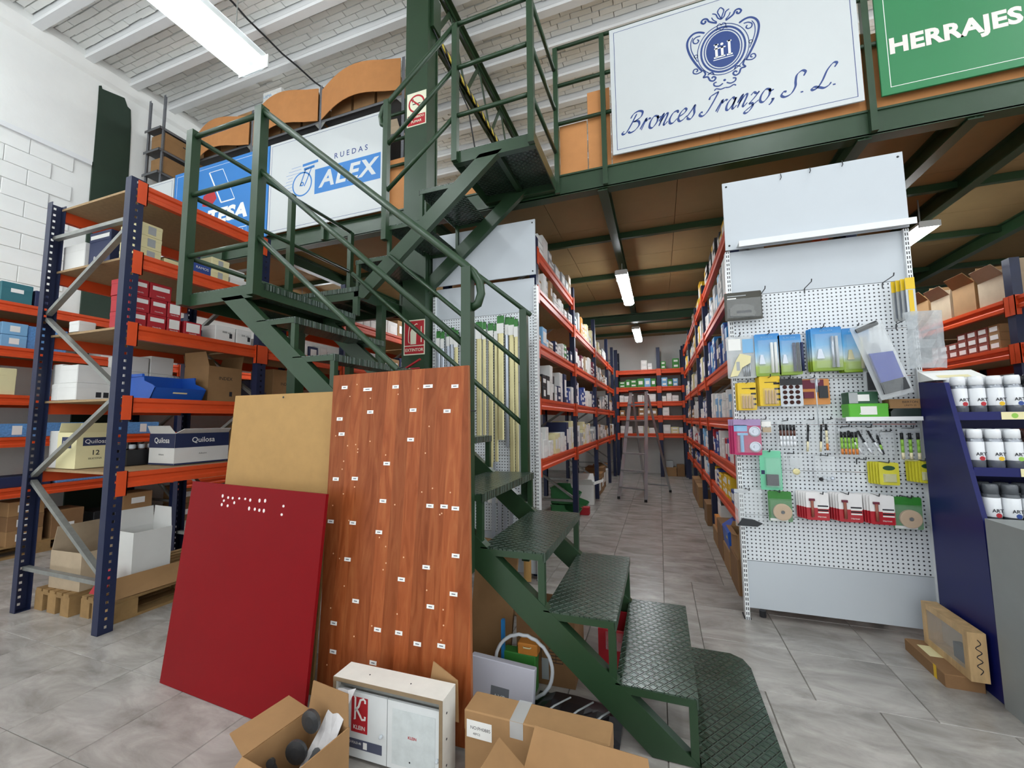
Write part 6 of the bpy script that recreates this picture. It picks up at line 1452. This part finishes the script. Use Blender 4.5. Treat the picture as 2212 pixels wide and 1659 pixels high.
fitting('fluorescent light over the wall side aisle under the mezzanine', -5.1, 4.6, 6.0, 3.13, .15, TUBE2, .268)
# large ceiling trough with two tubes
f = thing('fluorescent_light', 'large twin tube light hanging from the white ceiling', 'light', (-3.55, 1.95, 4.80))
MB().prism([(-.10, .0), (.10, .0), (.10, -.06), (-.10, -.06)], 'y', -.70, .69).build('housing', mat('grey_housing', '#c9ccc8', .5), f)
for x in (-.135, .135): MB().tube([(x, -.66, -.07), (x, .66, -.07)], .03, 10).build('tube', TUBE, f, smooth=True)
MB().prism([(-.19, -.02), (-.17, -.12), (-.11, -.145), (.11, -.145), (.17, -.12), (.19, -.02), (.184, -.02), (.165, -.117), (.108, -.14), (-.108, -.14), (-.165, -.117), (-.184, -.02)], 'y', -.685, .685).build('cover', mat('clear_cover', '#f2f8f8', .3, alpha=.35), f)
for y in (-.5, .5): MB().tube([(0, y, 0), (0, y, 1.37)], .006, 6).build('hanger', GALV, f)
for y in (.68,): MB().box(-.19, .19, y, y + .012, -.13, -.0).build('end_cap', mat('grey_housing', '#c9ccc8'), f)
# added tubes out of view, placed to brighten ceiling, left wall and right floor
for k, (x, y) in enumerate(((-5.7, 0.3), (-3.55, -1.4), (1.6, 0.1), (4.6, 1.4))):
    g = thing('fluorescent_light', ['twin tube light beside the left wall', 'twin tube light over the left of the sales floor', 'twin tube light behind the photographer', 'twin tube light above the right counter', 'twin tube light by the entrance at the left wall'][k], 'light', (x, y, 5.7))
    MB().box(-.035, .035, -.72, .72, -.03, 0).build('added_batten', WHITE, g)
    for x_ in (-.06, .06): MB().tube([(x_, -.68, -.03), (x_, .68, -.03)], .019, 8).build('tube', mat('added_bare_tube', '#f7fdff', .4, emit=55.0), g, smooth=True)
    for y_ in (-.5, .5): MB().tube([(0, y_, 0), (0, y_, .64)], .006, 6).build('hanger', GALV, g)
cbl = MB().tube([(-4.46, 2.4, 6.16), (-4.46, 3.03, 6.16), (-4.45, 3.2, 6.12), (-4.49, 3.5, 6.16), (-4.47, 3.7, 6.13), (-4.47, 3.95, 6.16), (-4.42, 4.2, 6.12), (-4.41, 4.4, 6.16), (-4.38, 5.4, 6.16)], .012, 6)
tag(cbl.build('ceiling_cable', BLACK), 'black cable sagging across the white ceiling beams', 'cable')

for k, (x, y) in enumerate(((-5.0, 5.6), (1.2, 6.6))):  # added tubes, hidden behind the signs, that only brighten the ceiling
    g = thing('fluorescent_light', ['bare tube light above the mezzanine shelving', 'bare tube light behind the crest sign', 'bare tube light at the back of the mezzanine'][k], 'light', (x, y, 5.86))
    MB().box(-.035, .035, -.72, .72, -.03, 0).build('added_batten', WHITE, g)
    for x_ in (-.06, .06): MB().tube([(x_, -.68, -.03), (x_, .68, -.03)], .019, 8).build('tube', _M['added_bare_tube'], g, smooth=True)
    for y_ in (-.5, .5): MB().tube([(0, y_, 0), (0, y_, .48)], .006, 6).build('hanger', GALV, g)
# ================================================================ STORAGE ON THE MEZZANINE
for i, (xa, xb, z0, z1) in enumerate(((-6.6, -5.75, 3.462, 4.02), (-5.74, -4.18, 3.462, 4.02), (-4.17, -2.27, 3.462, 4.02), (-2.0, -1.5, 3.462, 3.55), (-.74, -.5, 3.462, 3.92), (-.49, -.30, 3.462, 4.17), (-.29, .525, 3.462, 4.02), (.5255, 1.46, 3.462, 4.05), (1.49, 2.6, 3.462, 4.03), (2.61, 4.0, 3.462, 4.03))):
    t_ = MB().cbox(xa, xb, z0, z1, 0, .012, .002)
    o = t_.build('kick_board', FIBRE, None, (0, 3.412, 0), FRONT)
    tag(o, ['orange hardboard behind the plain white sign', 'orange hardboard behind the blue sign', 'orange hardboard behind the castor wheel sign', 'orange hardboard right of the green column', 'low orange hardboard beside the upper stair platform', 'tall orange hardboard panel left of the crest sign', 'orange hardboard behind the left half of the crest sign', 'orange hardboard behind the right half of the crest sign', 'orange hardboard behind the green sign', 'orange hardboard at the far right of the mezzanine edge'][i], 'board')
def slot_post(par, x, y, z0, z1, flip=1):
    p = MB(); p.box(x - .02, x + .02, y, y + .003, z0, z1); p.box(x - .02 if flip > 0 else x + .017, x - .017 if flip > 0 else x + .02, y, y + .04, z0, z1); return p.build('post', mat('slotted_angle', '#777a80', .5, metal=.3, var=.3, scale=90), par)
SHG = mat('shelf_grey', '#6e6f72', .6)
su = thing('steel_shelving', 'grey slotted angle shelving on the mezzanine above the signs', 'shelving', (0, 0, 0))
for x in (-6.42, -5.22, -4.0, -2.74): slot_post(su, x, 3.90, 3.44, 5.70); slot_post(su, x, 4.4, 3.44, 5.70)
BKB = mat('dark_backing', '#2b2c2f', .7)
for xa, xb in ((-6.40, -5.24), (-5.20, -4.02), (-3.98, -2.76)):
    for z in (3.5, 4.15, 4.75, 5.22):
        s = MB(); s.box(xa, xb, 3.905, 4.40, z - .004, z); s.box(xa, xb, 3.905, 3.91, z - .035, z); s.build('shelf', SHG, su)
    MB().box(xa, xb, 4.41, 4.42, 3.45, 5.68).build('back_sheet', BKB, su)
    for x, s in ((xa, 1), (xb, -1)): MB().prism([(x, 5.185), (x + s * .07, 5.185), (x, 5.11)], 'y', 3.903, 3.906).build('gusset', GALV, su)
# bent strips of orange card along the top shelf
for i, (xa, xb, za, zb) in enumerate(((-6.38, -5.26, 5.19, 5.62), (-5.18, -4.03, 5.21, 5.66), (-3.97, -2.77, 5.27, 5.68))):
    s = MB(); n = 14; vs = []
    for k in range(n + 1):
        t = k / n; x = xa + (xb - xa) * t; y = 3.885 - .10 * math.sin(PI * t); dz = .05 * math.sin(PI * min(1, t * 1.2)) - .06 * (1 - t) ** 2
        vs += [(x, y, za + dz), (x, y - .0, zb + dz), (x, y + .006, za + dz), (x, y + .006, zb + dz)]
    fs = []
    for k in range(n):
        a = 4 * k; b_ = a + 4; fs += [(a, b_, b_ + 1, a + 1), (a + 3, b_ + 3, b_ + 2, a + 2), (a + 1, b_ + 1, b_ + 3, a + 3), (a + 2, b_ + 2, b_, a)]
    fs += [(0, 1, 3, 2), (4 * n, 4 * n + 2, 4 * n + 3, 4 * n + 1)]
    tag(s.add(vs, fs).build('card_strip', FIBRE), ['left', 'middle', 'right'][i] + ' bowed orange card strip along the mezzanine shelving top', 'cardboard')
rr = random.Random(8)
for i in range(3):
    xa = (-6.3, -5.1, -3.9)[i]
    for k in range(3):
        open_carton(xa + .18 + .36 * k, 4.16, 5.222, .32, .40, .36 if (i, k) == (1, 0) else .30 + .03 * ((k + i) % 3), ['left', 'middle', 'right'][k] + ' brown carton behind the ' + ['left', 'middle', 'right'][i] + ' orange card strip', 0, (None,) * 4 if (i, k) == (1, 0) else (20, None, 12, None), .14, CARD)
for i, (x, z, wd, hh, mt, lb_) in enumerate(((-4.85, 5.55, .30, .36, WBOX, 'white carton with printing standing above the middle orange strip'),)):
    o = carton(-4.92, 4.12, 5.584, .34, .36, .36, WBOX, lb_, side=0, st_w=.5, st_h=.15, st_z=.8, name='white_carton'); text('LAMA', .06, LBLUE, o, (-.08, -.184, .29), FRONT)
for i in range(5):
    xx = -3.85 + .22 * i; o = open_carton(xx, 4.15, 4.752, .2, .34, .16 + .05 * (i % 2), ['first', 'second', 'third', 'fourth', 'fifth'][i] + ' small open carton above the castor wheel sign from the left', .1 * (i % 3), (20, None, 15, None), .08, [CARD, WBOX, CARD2, GREYBOX, CARD3][i])
for i in range(4): carton(-6.2 + .3 * i, 4.15, 4.752, .26, .34, .2 + .05 * (i % 2), [GREYBOX, WBOX, CARD, WBOX][i], 'carton on the shelf behind the blue sign, ' + ['first', 'second', 'third', 'fourth'][i] + ' from its left end', side=0)
# wall side shelving unit
sw_ = thing('steel_shelving', 'narrow grey shelving unit by the left wall on the mezzanine', 'shelving', (0, 0, 0))
for x in (-6.95, -6.62):
    for y in (3.60, 4.55): slot_post(sw_, x, y, 3.44, 6.10)
for z in (3.6, 4.25, 4.60, 4.93, 5.27, 5.60): s = MB(); s.box(-6.96, -6.61, 3.56, 4.58, z - .004, z); s.box(-6.96, -6.61, 3.56, 3.565, z - .035, z); s.box(-6.615, -6.61, 3.56, 4.58, z - .035, z); s.build('shelf', SHG, sw_)
o = carton(-6.78, 3.93, 5.272, .30, .58, .28, CARD, 'brown archive carton with a hand slot on the wall side shelving'); MB().box(-.05, .05, -.008, .008, 0, .0008).build('hand_slot', INK, o, (.152, 0, .20), RIGHTF)
carton(-6.78, 3.85, 4.932, .30, .4, .26, CARD, 'brown carton low on the wall side shelving'); carton(-6.78, 4.3, 4.602, .28, .36, .26, CARD3, 'pale carton low on the wall side shelving')
# cartons of the rack seen past the paint display
for i, (y, d_, h_, mt) in enumerate(((4.68, .30, .22, CARD3), (5.02, .3, .26, CARD), (5.36, .3, .24, CARD3), (5.70, .3, .28, CARD), (6.04, .3, .24, CARD3))):
    open_carton(2.90, y, 2.282, .30, d_, h_, ['first', 'second', 'third', 'fourth', 'fifth'][i] + ' open brown carton on the rack beyond the paint display, counted from the right', 0, (4, None, 4, 35), .12, mt)
for i in range(7):
    for k in range(3 if i < 4 else 2):
        carton(2.86, 4.72 + .135 * i, 1.892 + .072 * k, .2, .125, .07, mat('brick_red_carton', '#8f4538', .6) if i else CARD, 'small brick red carton, ' + ['bottom', 'middle', 'top'][k] + ' row beyond the paint display', 'small brick red cartons', side=3, st_w=.7, st_h=.5)
for i in range(6): carton(2.88, 4.75 + .2 * i, 1.302, .22, .17, .14 + .03 * (i % 2), [WBOX, GBOX, BLACK][i % 3], ['white', 'green', 'black'][i % 3] + ' carton low on the rack beyond the paint display', 'cartons low beyond the paint display', side=3)

# ================================================================ TELL LOOK-ALIKES APART
ORD = 'first second third fourth fifth sixth seventh eighth ninth tenth eleventh twelfth thirteenth fourteenth fifteenth sixteenth seventeenth eighteenth nineteenth twentieth'.split()
bylab = {}
for o in COL.objects:
    if o.parent is None and 'label' in o and o.get('kind') is None: bylab.setdefault(o['label'], []).append(o)
for lb_, obs in bylab.items():
    if len(obs) < 2 or len(obs) > len(ORD): continue
    sp = [max(o.location[i] for o in obs) - min(o.location[i] for o in obs) for i in range(3)]
    ax = sp.index(max(sp))
    obs.sort(key=lambda o: (round(o.location[ax], 3), o.location[2]))
    tail = ['from the left', 'from the front', 'from the bottom'][ax]
    for i, o in enumerate(obs):
        t = lb_ + ', ' + ORD[i] + ' ' + tail
        if len(t.split()) <= 16: o['label'] = t
# put each grouping Empty that still sits at the world origin at the base of its own thing
bpy.context.view_layer.update()
for o in list(COL.objects):
    if o.type == 'EMPTY' and o.parent is None and o.location.length < 1e-6 and o.children:
        pts = []
        st_ = list(o.children)
        while st_:
            c = st_.pop(); st_ += list(c.children)
            if c.type == 'MESH': pts += [c.matrix_world @ Vector(q) for q in c.bound_box]
        base = Vector(((min(p.x for p in pts) + max(p.x for p in pts)) / 2, (min(p.y for p in pts) + max(p.y for p in pts)) / 2, min(p.z for p in pts)))
        o.location = base
        for c in o.children: c.location = c.location - base
